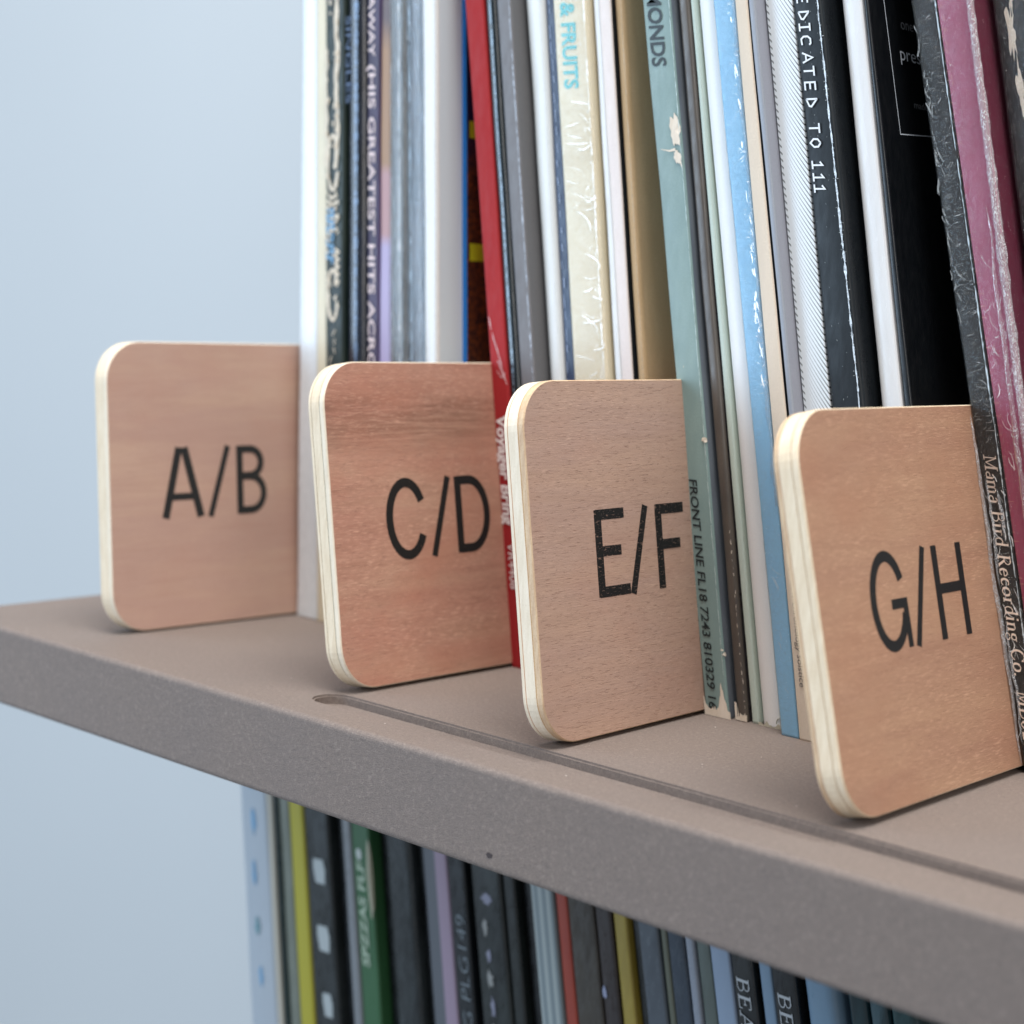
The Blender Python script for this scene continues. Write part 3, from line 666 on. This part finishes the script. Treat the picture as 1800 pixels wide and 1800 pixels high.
def striped_m():
    s = NT('hatched_print'); X, Y, Z = s.xyz()
    x = s.math('ADD', X, s.math('MULTIPLY', Z, 23.3/120)) # across the leaning spine
    curve = s.math('MULTIPLY', s.math('POWER', s.math('MAXIMUM', s.math('SUBTRACT', x, 1.8), 0), .8), 2.3)
    f = s.math('FRACT', s.math('DIVIDE', s.math('ADD', Z, curve), 1.34))
    wdt = s.ramp(x, 1.8, 6.5, .05, .25)
    ln = s.math('MULTIPLY', s.math('LESS_THAN', f, wdt), s.math('GREATER_THAN', x, 1.9))
    f2 = s.math('FRACT', s.math('DIVIDE', s.math('ADD', Z, s.math('MULTIPLY', x, 1.0)), 1.45))
    tk = s.math('MULTIPLY', s.math('LESS_THAN', f2, .3), s.math('LESS_THAN', x, .75))
    c = s.mix(s.math('MAXIMUM', ln, s.math('MULTIPLY', tk, .8)), srgb(226, 231, 234), srgb(34, 44, 50))
    s.link(c, s.b.inputs['Base Color']); s.b.inputs['Roughness'].default_value = .35; return s.m
rec_thing('striped', 'white spine hatched with fine black slanting lines, left of the DEDICATED TO 111 spine', striped_m(), r=.3, wob=0)
R, root = rec_thing('dedicated', 'black spine with white typed title DEDICATED TO 111', paper('black_gloss_card', srgb(26, 31, 35), srgb(34, 41, 46), rough=.45, mottle=.5, spec=.28, bumpy=.35, wear=0), paper('black_side', srgb(24, 28, 32), rough=.3), parts=True, r=.9)
wt = ink('typed_white', srgb(228, 232, 236), .1)
# hand-typed capitals: each glyph in its own unit box (u along reading direction, v up)
TG = {'D': [[(.1, 0), (.1, 1), (.15, 1), (.85, .45), (.8, .25), (.1, 0)]], 'E': [[(.9, 1), (.1, 1), (.1, 0), (.9, 0)], [(.1, .5), (.8, .5)]], 'I': [[(.1, 1), (.9, 1)], [(.5, 1), (.5, 0)], [(.1, 0), (.9, 0)]],
 'C': [[(.95, .8), (.8, .95), (.35, .95), (.1, .7), (.1, .3), (.35, .05), (.95, .1)]], 'A': [[(0, 0), (.5, 1), (1, 0)], [(.2, .35), (.8, .35)]], 'T': [[(0, 1), (1, 1)], [(.5, 1), (.5, 0)]],
 'O': [[(.5, 1), (.12, .75), (.1, .35), (.5, .0), (.9, .35), (.88, .75), (.5, 1)]], '1': [[(.2, .75), (.55, 1), (.55, 0)], [(.1, 0), (.95, 0)]]}
st = []; z = 152.5
seq = [('E', 152.6), ('D', 149.2), ('I', 146.9), ('C', 144.2), ('A', 140.7), ('T', 138.0), ('E', 134.9), ('D', 131.5), ('T', 126.4), ('O', 123.4), ('1', 119.0), ('1', 116.5), ('1', 114.2)]
for ch, zc in seq:
    for S_ in TG[ch]: st.append(([(1.35+v*2.45, zc+1.0-u*2.0) for u, v in S_], .38))
spine_strokes(R, st, wt, root, dy=.2)
edgeline(R, root, 40, 175, .35, .8, glint_mat('glint', srgb(222, 232, 240), .95), 94, -.75, 'sheen_strip', .2, .1)
crease_glints(R, root, 160, 60, 172, .86, .97, CRW, 96, (.1, .6), (.03, .12), (-20, 20), 10, 'sheen_flecks', .22)
q = random.Random(8); st = []
for k in range(60):
    z = q.uniform(62, 170); x = q.uniform(.3, 7.2); st.append(([(x, z), (x+q.uniform(-.2, .2), z+q.uniform(.08, .35))], q.uniform(.04, .12)))
for k in range(30):
    z = q.uniform(118, 150); st.append(([(.55+q.uniform(-.15, .3), z), (.55+q.uniform(-.1, .3), z+.25)], .1))
tag(spine_strokes(R, st, ink('dust', srgb(140, 146, 146), .3), root, 'dust_specks', .19), kind='stuff')
rec_thing('white3', 'glossy white spine between the DEDICATED TO 111 spine and the wide black cover', paper('gloss_white_card', srgb(226, 226, 226), rough=.18, grain=.01, spec=.6), r=.9)
R, root = rec_thing('black', 'black record cover with a thin white frame and small print, behind the G/H divider', paper('deep_black_card', srgb(18, 22, 26), rough=.3), paper('deep_black_cover', srgb(10, 13, 17), rough=.42, spec=.3, grain=.01), parts=True, r=.5)
lw = ink('thin_white_line', srgb(196, 204, 214)); lg = ink('dim_print', srgb(120, 124, 130))
def side_strokes(R, root, st, mat, name='lettering', k0=.14):
    return print_strokes(name, st, lambda y, z, k: (R.xr(z)+k0+k, y, z), mat, (R.xl(0), R.ys, 0), root, .004)
side_strokes(R, root, [([(81.6, 175), (83.6, 126.2), (83.6, 126.0), (110, 127.5)], .22)], lw, 'printed_frame')
def side_text(R, root, body, y0, y1, zb, cap, mat, ext=0, k0=.14):
    vs_, fs = txt_mesh(body, ext); mx = max(v.x for v in vs_); mn = min(v.x for v in vs_)
    V = [(R.xr(zb+v.y/CAPH*cap)+k0, lerp(y0, y1, (v.x-mn)/(mx-mn)), zb+v.y/CAPH*cap) for v in vs_]
    return mesh_obj('lettering', V, fs, [mat], origin=(R.xl(0), R.ys, 0), parent=root)
side_text(R, root, 'one', 88.5, 93.5, 148, 2.4, lg); side_text(R, root, 'pressing', 87, 103.0, 141.5, 3.0, lw); side_text(R, root, 'made', 90.5, 96.0, 132, 1.6, lg)
# shrink wrapped black spine: Mama Bird Recording Co.
R, root = rec_thing('plastic', 'dark shrink wrapped spine lettered Mama Bird Recording Co., right of the G/H divider', paper('charcoal_card', srgb(42, 42, 40), srgb(34, 34, 33), rough=.5, mottle=.5, spec=.2), parts=True, r=.4)
SER = { # serif glyphs: (thick strokes, thin strokes, width); x-height .62, cap 1
 'M': ([[(.82, 0), (.82, 1)]], [[(.16, 0), (.16, 1)], [(.16, 1), (.48, .12)], [(.48, .12), (.82, 1)], [(0, .03), (.32, .03)], [(.66, .03), (1, .03)], [(0, .97), (.2, .97)], [(.78, .97), (1, .97)]], 1.0),
 'a': ([[(.42, 0), (.42, .5)]], [arc(.3, .46, .13, .15, 160, 0, 6), arc(.24, .17, .19, .15, 70, 330, 10)], .52),
 'm': ([[(.12, 0), (.12, .6)], [(.44, 0), (.44, .5)], [(.76, 0), (.76, .5)]], [arc(.29, .45, .15, .15, 150, 0, 6), arc(.61, .45, .15, .15, 150, 0, 6), [(0, .03), (.24, .03)], [(.33, .03), (.55, .03)], [(.65, .03), (.88, .03)], [(0, .58), (.14, .58)]], .9),
 'B': ([[(.18, 0), (.18, 1)]], [[(.04, .97), (.4, .97)]+arc(.4, .75, .22, .22, 90, -90, 8)+[(.18, .53)], [(.18, .52), (.42, .52)]+arc(.42, .27, .27, .24, 90, -90, 8)+[(.04, .03)]], .76),
 'i': ([[(.15, 0), (.15, .6)], [(.15, .82), (.15, .96)]], [[(.03, .03), (.28, .03)], [(.03, .58), (.17, .58)]], .32),
 'r': ([[(.15, 0), (.15, .6)]], [arc(.3, .42, .15, .17, 150, 50, 6), [(.02, .03), (.3, .03)], [(.02, .58), (.17, .58)]], .45),
 'd': ([[(.48, 0), (.48, 1)]], [arc(.29, .3, .21, .29, 40, 320, 12), [(.36, .97), (.5, .97)], [(.48, .03), (.6, .03)]], .64),
 'R': ([[(.18, 0), (.18, 1)], [(.38, .5), (.72, .02)]], [[(.04, .97), (.38, .97)]+arc(.38, .73, .24, .24, 90, -90, 8)+[(.18, .49)], [(.04, .03), (.34, .03)], [(.62, .03), (.84, .03)]], .82),
 'e': ([arc(.3, .3, .22, .29, 120, 240, 8)], [arc(.3, .3, .22, .29, 0, 120, 8), arc(.3, .3, .22, .29, 240, 325, 6), [(.1, .33), (.52, .33)]], .58),
 'c': ([arc(.3, .3, .22, .29, 110, 250, 8)], [arc(.3, .3, .22, .29, 45, 110, 5), arc(.3, .3, .22, .29, 250, 325, 5)], .54),
 'o': ([arc(.3, .3, .24, .29, 130, 230, 6), arc(.3, .3, .24, .29, -50, 50, 6)], [arc(.3, .3, .24, .29, 50, 130, 6), arc(.3, .3, .24, .29, 230, 310, 6)], .62),
 'n': ([[(.12, 0), (.12, .6)], [(.46, 0), (.46, .46)]], [arc(.3, .45, .16, .15, 150, 0, 6), [(0, .03), (.24, .03)], [(.35, .03), (.58, .03)], [(0, .58), (.14, .58)]], .62),
 'g': ([arc(.27, .4, .18, .19, 130, 230, 6)], [arc(.27, .4, .18, .19, -130, 130, 10), arc(.27, -.08, .22, .16, 100, 440, 12), [(.4, .54), (.54, .58)]], .56),
 'C': ([arc(.42, .5, .36, .49, 120, 240, 10)], [arc(.42, .5, .36, .49, 35, 120, 8), arc(.42, .5, .36, .49, 240, 325, 8), [(.72, .74), (.72, .98)]], .82),
 '.': ([[(.1, 0), (.1, .13)]], [], .26), '0': ([arc(.3, .5, .24, .49, 130, 230, 6), arc(.3, .5, .24, .49, -50, 50, 6)], [arc(.3, .5, .24, .49, 50, 130, 6), arc(.3, .5, .24, .49, 230, 310, 6)], .64),
 '2': ([[(.08, .06), (.56, .06)]], [arc(.3, .73, .22, .25, 170, -40, 10)+[(.08, .08)]], .64), ' ': ([], [], .36),
 'E': ([[(.18, 0), (.18, 1)]], [[(.04, .97), (.66, .97)], [(.18, .52), (.5, .52)], [(.04, .03), (.7, .03)], [(.66, .97), (.66, .76)], [(.7, .03), (.7, .27)], [(.5, .64), (.5, .4)]], .78),
 'A': ([[(.46, 1), (.8, 0)]], [[(.46, 1), (.14, 0)], [(.24, .34), (.66, .34)], [(0, .03), (.28, .03)], [(.64, .03), (.96, .03)]], .96),
}
def serif_line(R, root, body, z0, z1, xb, cap, mat, dy=.2, thick=.15, thin=.07):
    tot = sum(SER[c][2]+.06 for c in body); k = (z0-z1)/tot; u0 = 0; st = []
    for c in body:
        a, b, wd = SER[c]
        for S_ in a: st.append(([(xb+v*cap, z0-(u0+u)*k) for u, v in S_], thick*cap))
        for S_ in b: st.append(([(xb+v*cap, z0-(u0+u)*k) for u, v in S_], thin*cap))
        u0 += wd+.06
    return spine_strokes(R, st, mat, root, dy=dy)
si = ink('silver_pink_ink', srgb(226, 206, 190))
serif_line(R, root, 'Mama Bird Recording Co.  MB022', 62.4, 4.5, 1.25, 2.75, si, .18)
wrap(R, root, film('wrinkled_film', .05, .9, .14, (.9, .9, 1.7), dense=.9), .28, .2, sd=23)
crease_glints(R, root, 120, 62, 170, .08, .8, CRG, 71, (.9, 3.0), (.05, .18), (-15, 50), 40)
crease_glints(R, root, 14, 60, 170, .3, .9, CRW, 75, (.6, 2.0), (.04, .1), (-10, 55), 40)
crease_glints(R, root, 12, 4, 60, .5, .95, CRS, 77, (1.5, 4), (.08, .25), (-80, -30), 50)
crease_glints(R, root, 24, 4, 60, .0, .5, CRW, 76, (1.5, 4.5), (.06, .2), (-110, -50), 60)
crease_glints(R, root, 30, 90, 150, .02, .3, CRG, 72, (1.5, 4), (.2, .5), (-100, -70), 30)
crease_glints(R, root, 34, 4, 62, .45, .95, CRG, 73, (.7, 2.4), (.04, .16), (-75, 20), 60)
edgeline(R, root, 0, 175, .15, .42, glint_mat('cold_edge_glint', srgb(214, 228, 236), .95), 74, -.3)
# loose folds of film: strips with real relief
def fold(R, root, z0, z1, xoff, wd, mat, sdd, side='l', amp=.5, lift=.5, name='film_fold'):
    n = int((z1-z0)/1.0); V = []; F = []
    for k in range(n+1):
        z = z0+(z1-z0)*k/n; e = math.sin(math.pi*k/n)**.6
        base = (R.xl(z) if side == 'l' else R.xr(z))+xoff+amp*noise.noise(Vector((sdd, 1, z*.09)))+.25*amp*noise.noise(Vector((sdd, 5, z*.5)))
        w_ = wd*e*(.7+.5*abs(noise.noise(Vector((sdd, 2, z*.2)))))
        for j in range(5):
            t = j/4; V.append((base+w_*(t-.5), R.ys-.45-lift*math.sin(math.pi*t)*e-.18*noise.noise(Vector((t*3, sdd, z*.9))), z))
    for k in range(n):
        for j in range(4): F.append((5*k+j, 5*k+j+1, 5*k+j+6, 5*k+j+5))
    return mesh_obj(name, V, F, [mat], origin=(R.xl(0), R.ys, 0), parent=root, smooth=True)
ff = film('fold_film', .9, .9, .14, (1.6, 1.6, .7))
fold(R, root, 2, 72, -.1, 1.3, ff, 3, 'l', .5, .9)
fold(R, root, 36, 58, 1.2, .8, ff, 9, 'l', 1.3, .7)
fold(R, root, 6, 30, .9, .7, ff, 14, 'l', 1.2, .7)
fold(R, root, 46, 56, 3.3, 1.1, ff, 15, 'l', .8, .7)
R, root = rec_thing('maroon', 'maroon shrink wrapped record with a pale crumpled seam, right of the Mama Bird spine', paper('maroon_card', srgb(168, 72, 104), srgb(156, 62, 92), rough=.4, mottle=.5, grain=.05), paper('maroon_side', srgb(122, 36, 66), rough=.4), parts=True, r=.3)
wrap(R, root, film('maroon_film', .07, .9, .1, (1.3, 1.3, .6)), .24, .16, sd=31)
fold(R, root, 0, 200, -.2, 2.6, film('seam_plastic', 1.3, 1.0, .12, (1.4, 1.4, .5)), 41, 'r', .15, 1.1, 'wrap_seam')
crease_glints(R, root, 30, 60, 105, .2, .95, CRS, 91, (1.0, 5.0), (.04, .13), (-110, -70), 80)
crease_glints(R, root, 26, 60, 170, .02, .25, CRW, 92, (.5, 1.4), (.03, .07), (-5, 20), 10)
fold(R, root, 30, 112, -2.3, 1.5, film('soft_sheen', .55, .5, .1, (1.2, 1.2, .3)), 47, 'r', .5, .6)  # hazy strip added to give the film a soft highlight
q = random.Random(77); st = []
for k in range(70):
    z = 20+k*2.1+q.random(); st.append(([(.15, z), (.5+q.random()*.9, z+q.uniform(-.1, .2))], q.uniform(.03, .08)))
for k in range(16):
    z = 168-2.2*k+q.random(); st.append(([(1.2+q.uniform(-.3, .4), z), (1.3+q.uniform(-.3, .4), z-q.uniform(.4, 1.1))], .07))
tag(spine_strokes(R, st, ink('scratch_tan', srgb(214, 160, 140), .4), root, 'scratches', .17), kind='stuff')
R, root = rec_thing('dark', 'dark worn spine in scratched clear sleeve, last at the right edge of the upper row', paper('dark_worn_card', srgb(28, 30, 32), srgb(52, 52, 50), rough=.45, spec=.25, mottle=.7, wear=.8), parts=True, r=.9)
wrap(R, root, film('dark_film', .10, 1.0, .1, (1.0, 1.0, .6)), .3, .3, sd=37)
for cx, cz, rx, rz, k in ((3.2, 146, .9, 5, 1), (3.6, 134, .7, 6, 2), (3.9, 152, .4, 2, 3), (3.0, 118, .5, 4, 4)): blob(R, root, cx, cz, rx, rz, 140+k, chip_m, rough_=.5)
R2 = Rec(); R2.ys = 88; R2.key = 'x'; R2.wobbly = False
R2.xl = lambda z: RECS['dark'].xr(z)+.5; R2.xr = lambda z: RECS['dark'].xr(z)+6.5
RECS['edge'] = R2
rec_thing('edge', 'black spine only just in view beyond the dark worn sleeve at the right edge', paper('edge_black', srgb(28, 30, 32)), r=.6)

# ------------------------------------------------------------------ lower row of records
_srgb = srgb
def srgb(r, g, b):   # darkens and greys the lower row's colours
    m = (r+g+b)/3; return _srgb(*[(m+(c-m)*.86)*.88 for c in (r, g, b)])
GL2 = 'record sleeves on the lower shelf'
#      key, x at z=-80 (left), thickness
LOW = [('paleblue', -233.0, 12.4), ('cream_l', -220.4, 2.5), ('greenline', -217.6, 2.1), ('olive', -215.3, 4.6), ('yellow', -210.5, 6.0), ('blobs', -204.2, 10.2),
 ('dark1', -193.7, 5.2), ('silver', -188.3, 3.6), ('green', -184.3, 7.2), ('dark2', -176.8, 5.4), ('charcoal', -171.0, 9.4), ('dark3', -161.2, 3.4), ('pink_l', -157.4, 9.2), ('plg', -147.8, 6.2),
 ('dots', -139.2, 10.4), ('blackthin', -128.4, 4.0), ('dark4', -124.2, 5.3), ('stripes', -118.6, 7.6), ('orange', -110.7, 4.0), ('brownclear', -106.4, 8.4), ('plum', -97.6, 5.0), ('yellow_l', -92.3, 4.3),
 ('dark5', -87.8, 3.2), ('grayblue', -84.4, 6.2), ('oliveline', -78.0, 2.2), ('steel', -75.6, 5.0), ('silver2', -70.4, 2.6), ('moss', -67.6, 4.2), ('paleblue2', -63.2, 5.6), ('bea', -57.4, 6.0), ('blue2', -50.2, 3.6), ('be', -46.4, 6.4), ('blue3', -38.6, 9.0), ('teal', -27.6, 5.4), ('teal2', -21.8, 5.0), ('teal3', -16.4, 6.0)]
for i, (key, x, t) in enumerate(LOW):
    R = Rec(); R.ys = 78+(.0 if i % 3 else .5); R.key = key; R.wobbly = False
    an = lambda xx: math.tan(math.radians(7.2+6.4*(min(max(xx, -233), -20)+233)/213))
    kl, kr_ = an(x), an(x+t)
    R.xl = (lambda x, k: lambda z: x-k*(z+80))(x, kl); R.xr = (lambda x, k: lambda z: x-k*(z+80))(x+t-.12, kr_)
    RECS[key] = R
def low_thing(key, label, spine_m, side_m=None, parts=False, r=.7, dys=0.):
    R = RECS[key]; R.ys += dys; sd = sum(map(ord, key)) % 89; mats = [spine_m]+([side_m] if side_m else [])
    if parts:
        root = empty('record_sleeve', (R.xl(-368), R.ys+150, -368)); tag(root, label, 'record', GL2)
        jacket('jacket', R, mats, ZSL, parent=root, sd=sd, r=r); return R, root
    o = jacket('record_sleeve', R, mats, ZSL, sd=sd, r=r); tag(o, label, 'record', GL2); return R, o
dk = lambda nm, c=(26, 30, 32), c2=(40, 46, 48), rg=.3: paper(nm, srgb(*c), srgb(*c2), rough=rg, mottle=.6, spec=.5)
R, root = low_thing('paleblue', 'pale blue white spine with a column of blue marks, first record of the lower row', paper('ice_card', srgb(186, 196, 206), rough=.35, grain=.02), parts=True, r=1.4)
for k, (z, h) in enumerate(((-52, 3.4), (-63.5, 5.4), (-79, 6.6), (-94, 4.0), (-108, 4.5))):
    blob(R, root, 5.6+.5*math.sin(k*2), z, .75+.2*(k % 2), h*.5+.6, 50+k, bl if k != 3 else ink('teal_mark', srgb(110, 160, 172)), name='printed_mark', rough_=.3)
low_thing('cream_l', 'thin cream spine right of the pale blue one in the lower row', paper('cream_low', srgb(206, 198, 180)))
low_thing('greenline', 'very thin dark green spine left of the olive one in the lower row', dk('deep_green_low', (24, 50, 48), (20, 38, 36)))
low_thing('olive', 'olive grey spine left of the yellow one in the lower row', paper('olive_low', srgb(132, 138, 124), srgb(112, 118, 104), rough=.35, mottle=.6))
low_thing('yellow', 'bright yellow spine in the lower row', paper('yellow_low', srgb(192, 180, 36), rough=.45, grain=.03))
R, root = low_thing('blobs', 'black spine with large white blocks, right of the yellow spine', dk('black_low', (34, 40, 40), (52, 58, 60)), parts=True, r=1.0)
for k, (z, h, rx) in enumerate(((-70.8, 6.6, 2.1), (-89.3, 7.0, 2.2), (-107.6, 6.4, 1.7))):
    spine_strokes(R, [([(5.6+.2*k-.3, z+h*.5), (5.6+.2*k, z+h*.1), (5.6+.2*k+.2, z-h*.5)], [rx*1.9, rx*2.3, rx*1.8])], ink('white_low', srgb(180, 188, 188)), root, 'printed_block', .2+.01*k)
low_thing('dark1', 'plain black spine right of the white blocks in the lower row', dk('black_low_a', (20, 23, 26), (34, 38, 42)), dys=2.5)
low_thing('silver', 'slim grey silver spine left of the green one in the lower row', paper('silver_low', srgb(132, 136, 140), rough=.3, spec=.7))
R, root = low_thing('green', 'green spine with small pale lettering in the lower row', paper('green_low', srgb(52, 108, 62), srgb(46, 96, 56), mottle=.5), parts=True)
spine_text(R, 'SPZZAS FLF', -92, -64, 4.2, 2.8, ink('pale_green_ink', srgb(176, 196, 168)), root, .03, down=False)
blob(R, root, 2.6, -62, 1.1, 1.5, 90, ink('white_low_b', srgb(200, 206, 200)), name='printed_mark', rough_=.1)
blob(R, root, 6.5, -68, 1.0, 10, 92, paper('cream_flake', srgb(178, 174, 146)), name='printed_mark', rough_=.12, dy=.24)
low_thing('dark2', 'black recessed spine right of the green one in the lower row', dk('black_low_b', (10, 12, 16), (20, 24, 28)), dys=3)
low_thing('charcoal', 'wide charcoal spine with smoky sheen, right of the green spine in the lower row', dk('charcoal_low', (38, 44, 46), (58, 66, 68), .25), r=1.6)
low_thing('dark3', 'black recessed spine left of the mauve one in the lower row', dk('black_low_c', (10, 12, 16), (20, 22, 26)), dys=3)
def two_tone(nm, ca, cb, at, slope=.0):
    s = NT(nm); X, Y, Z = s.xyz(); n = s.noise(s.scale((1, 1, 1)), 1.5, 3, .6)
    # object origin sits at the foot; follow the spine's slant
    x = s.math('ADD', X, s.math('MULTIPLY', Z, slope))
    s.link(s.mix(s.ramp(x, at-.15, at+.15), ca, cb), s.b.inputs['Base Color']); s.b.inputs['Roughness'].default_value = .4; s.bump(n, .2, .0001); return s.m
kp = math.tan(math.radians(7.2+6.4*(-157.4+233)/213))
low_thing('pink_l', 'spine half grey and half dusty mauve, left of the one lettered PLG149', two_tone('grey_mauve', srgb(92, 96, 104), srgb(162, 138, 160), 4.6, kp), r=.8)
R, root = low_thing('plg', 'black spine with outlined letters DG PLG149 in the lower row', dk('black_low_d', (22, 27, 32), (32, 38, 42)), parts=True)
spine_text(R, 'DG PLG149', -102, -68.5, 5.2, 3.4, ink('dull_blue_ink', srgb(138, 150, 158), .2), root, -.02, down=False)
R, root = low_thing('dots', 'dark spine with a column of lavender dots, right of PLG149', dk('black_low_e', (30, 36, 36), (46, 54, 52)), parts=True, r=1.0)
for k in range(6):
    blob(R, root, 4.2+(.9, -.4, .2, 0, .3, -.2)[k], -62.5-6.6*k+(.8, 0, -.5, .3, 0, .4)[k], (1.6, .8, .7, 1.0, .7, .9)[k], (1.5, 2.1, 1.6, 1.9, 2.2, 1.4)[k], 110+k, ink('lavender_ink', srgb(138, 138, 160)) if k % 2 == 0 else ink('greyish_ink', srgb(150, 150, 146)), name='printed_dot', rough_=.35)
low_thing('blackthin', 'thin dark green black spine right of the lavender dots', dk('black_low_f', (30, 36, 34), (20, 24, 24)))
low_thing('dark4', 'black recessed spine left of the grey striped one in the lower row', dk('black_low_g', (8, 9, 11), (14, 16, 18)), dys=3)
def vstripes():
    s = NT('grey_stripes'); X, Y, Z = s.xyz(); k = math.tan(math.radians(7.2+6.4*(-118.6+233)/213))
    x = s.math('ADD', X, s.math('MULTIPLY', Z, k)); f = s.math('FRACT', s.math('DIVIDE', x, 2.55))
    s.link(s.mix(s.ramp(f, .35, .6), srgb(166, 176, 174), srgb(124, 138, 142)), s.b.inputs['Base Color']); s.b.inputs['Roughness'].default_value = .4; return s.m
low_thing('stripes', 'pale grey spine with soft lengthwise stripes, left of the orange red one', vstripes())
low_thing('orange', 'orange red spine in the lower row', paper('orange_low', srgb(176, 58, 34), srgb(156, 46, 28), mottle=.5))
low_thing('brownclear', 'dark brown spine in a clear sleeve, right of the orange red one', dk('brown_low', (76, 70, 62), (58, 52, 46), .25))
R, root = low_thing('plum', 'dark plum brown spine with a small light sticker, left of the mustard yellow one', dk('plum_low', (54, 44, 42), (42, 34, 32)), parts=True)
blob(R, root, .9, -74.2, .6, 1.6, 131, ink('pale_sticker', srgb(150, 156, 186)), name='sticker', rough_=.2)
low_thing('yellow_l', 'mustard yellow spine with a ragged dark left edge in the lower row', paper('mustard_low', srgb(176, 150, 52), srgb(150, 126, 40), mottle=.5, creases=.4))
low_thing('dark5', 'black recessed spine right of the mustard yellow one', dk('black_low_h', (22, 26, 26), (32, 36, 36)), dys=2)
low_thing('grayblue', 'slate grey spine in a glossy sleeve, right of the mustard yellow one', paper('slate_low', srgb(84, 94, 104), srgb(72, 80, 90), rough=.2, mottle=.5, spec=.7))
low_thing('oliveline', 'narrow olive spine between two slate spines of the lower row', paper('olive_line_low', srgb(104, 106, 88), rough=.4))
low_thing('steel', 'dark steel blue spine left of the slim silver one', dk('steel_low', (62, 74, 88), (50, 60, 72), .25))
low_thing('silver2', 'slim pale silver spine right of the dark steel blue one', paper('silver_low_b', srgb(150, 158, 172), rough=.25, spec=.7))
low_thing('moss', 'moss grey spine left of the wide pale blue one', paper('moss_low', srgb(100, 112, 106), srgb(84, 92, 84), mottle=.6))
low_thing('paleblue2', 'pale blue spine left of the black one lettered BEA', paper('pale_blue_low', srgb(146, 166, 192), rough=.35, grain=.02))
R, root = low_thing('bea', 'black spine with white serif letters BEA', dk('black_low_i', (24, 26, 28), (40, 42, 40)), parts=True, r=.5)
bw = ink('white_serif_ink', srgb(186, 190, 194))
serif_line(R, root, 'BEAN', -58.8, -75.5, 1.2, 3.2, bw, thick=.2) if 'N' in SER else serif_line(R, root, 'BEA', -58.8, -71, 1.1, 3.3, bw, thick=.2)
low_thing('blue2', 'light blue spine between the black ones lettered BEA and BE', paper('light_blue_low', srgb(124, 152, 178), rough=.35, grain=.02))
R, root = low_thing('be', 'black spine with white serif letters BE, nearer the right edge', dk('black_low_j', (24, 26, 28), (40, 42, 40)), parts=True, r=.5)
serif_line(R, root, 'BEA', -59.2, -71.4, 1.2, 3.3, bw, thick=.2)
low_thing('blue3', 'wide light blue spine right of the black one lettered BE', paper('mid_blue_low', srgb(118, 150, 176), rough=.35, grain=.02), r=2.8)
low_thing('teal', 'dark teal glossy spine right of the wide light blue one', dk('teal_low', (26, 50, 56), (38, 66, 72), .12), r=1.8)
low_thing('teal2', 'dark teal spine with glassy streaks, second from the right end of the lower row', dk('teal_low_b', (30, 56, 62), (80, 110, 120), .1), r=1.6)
low_thing('teal3', 'dark green blue spine, last in view of the lower row', dk('teal_low_c', (30, 60, 62), (46, 84, 88), .12), r=1.6)
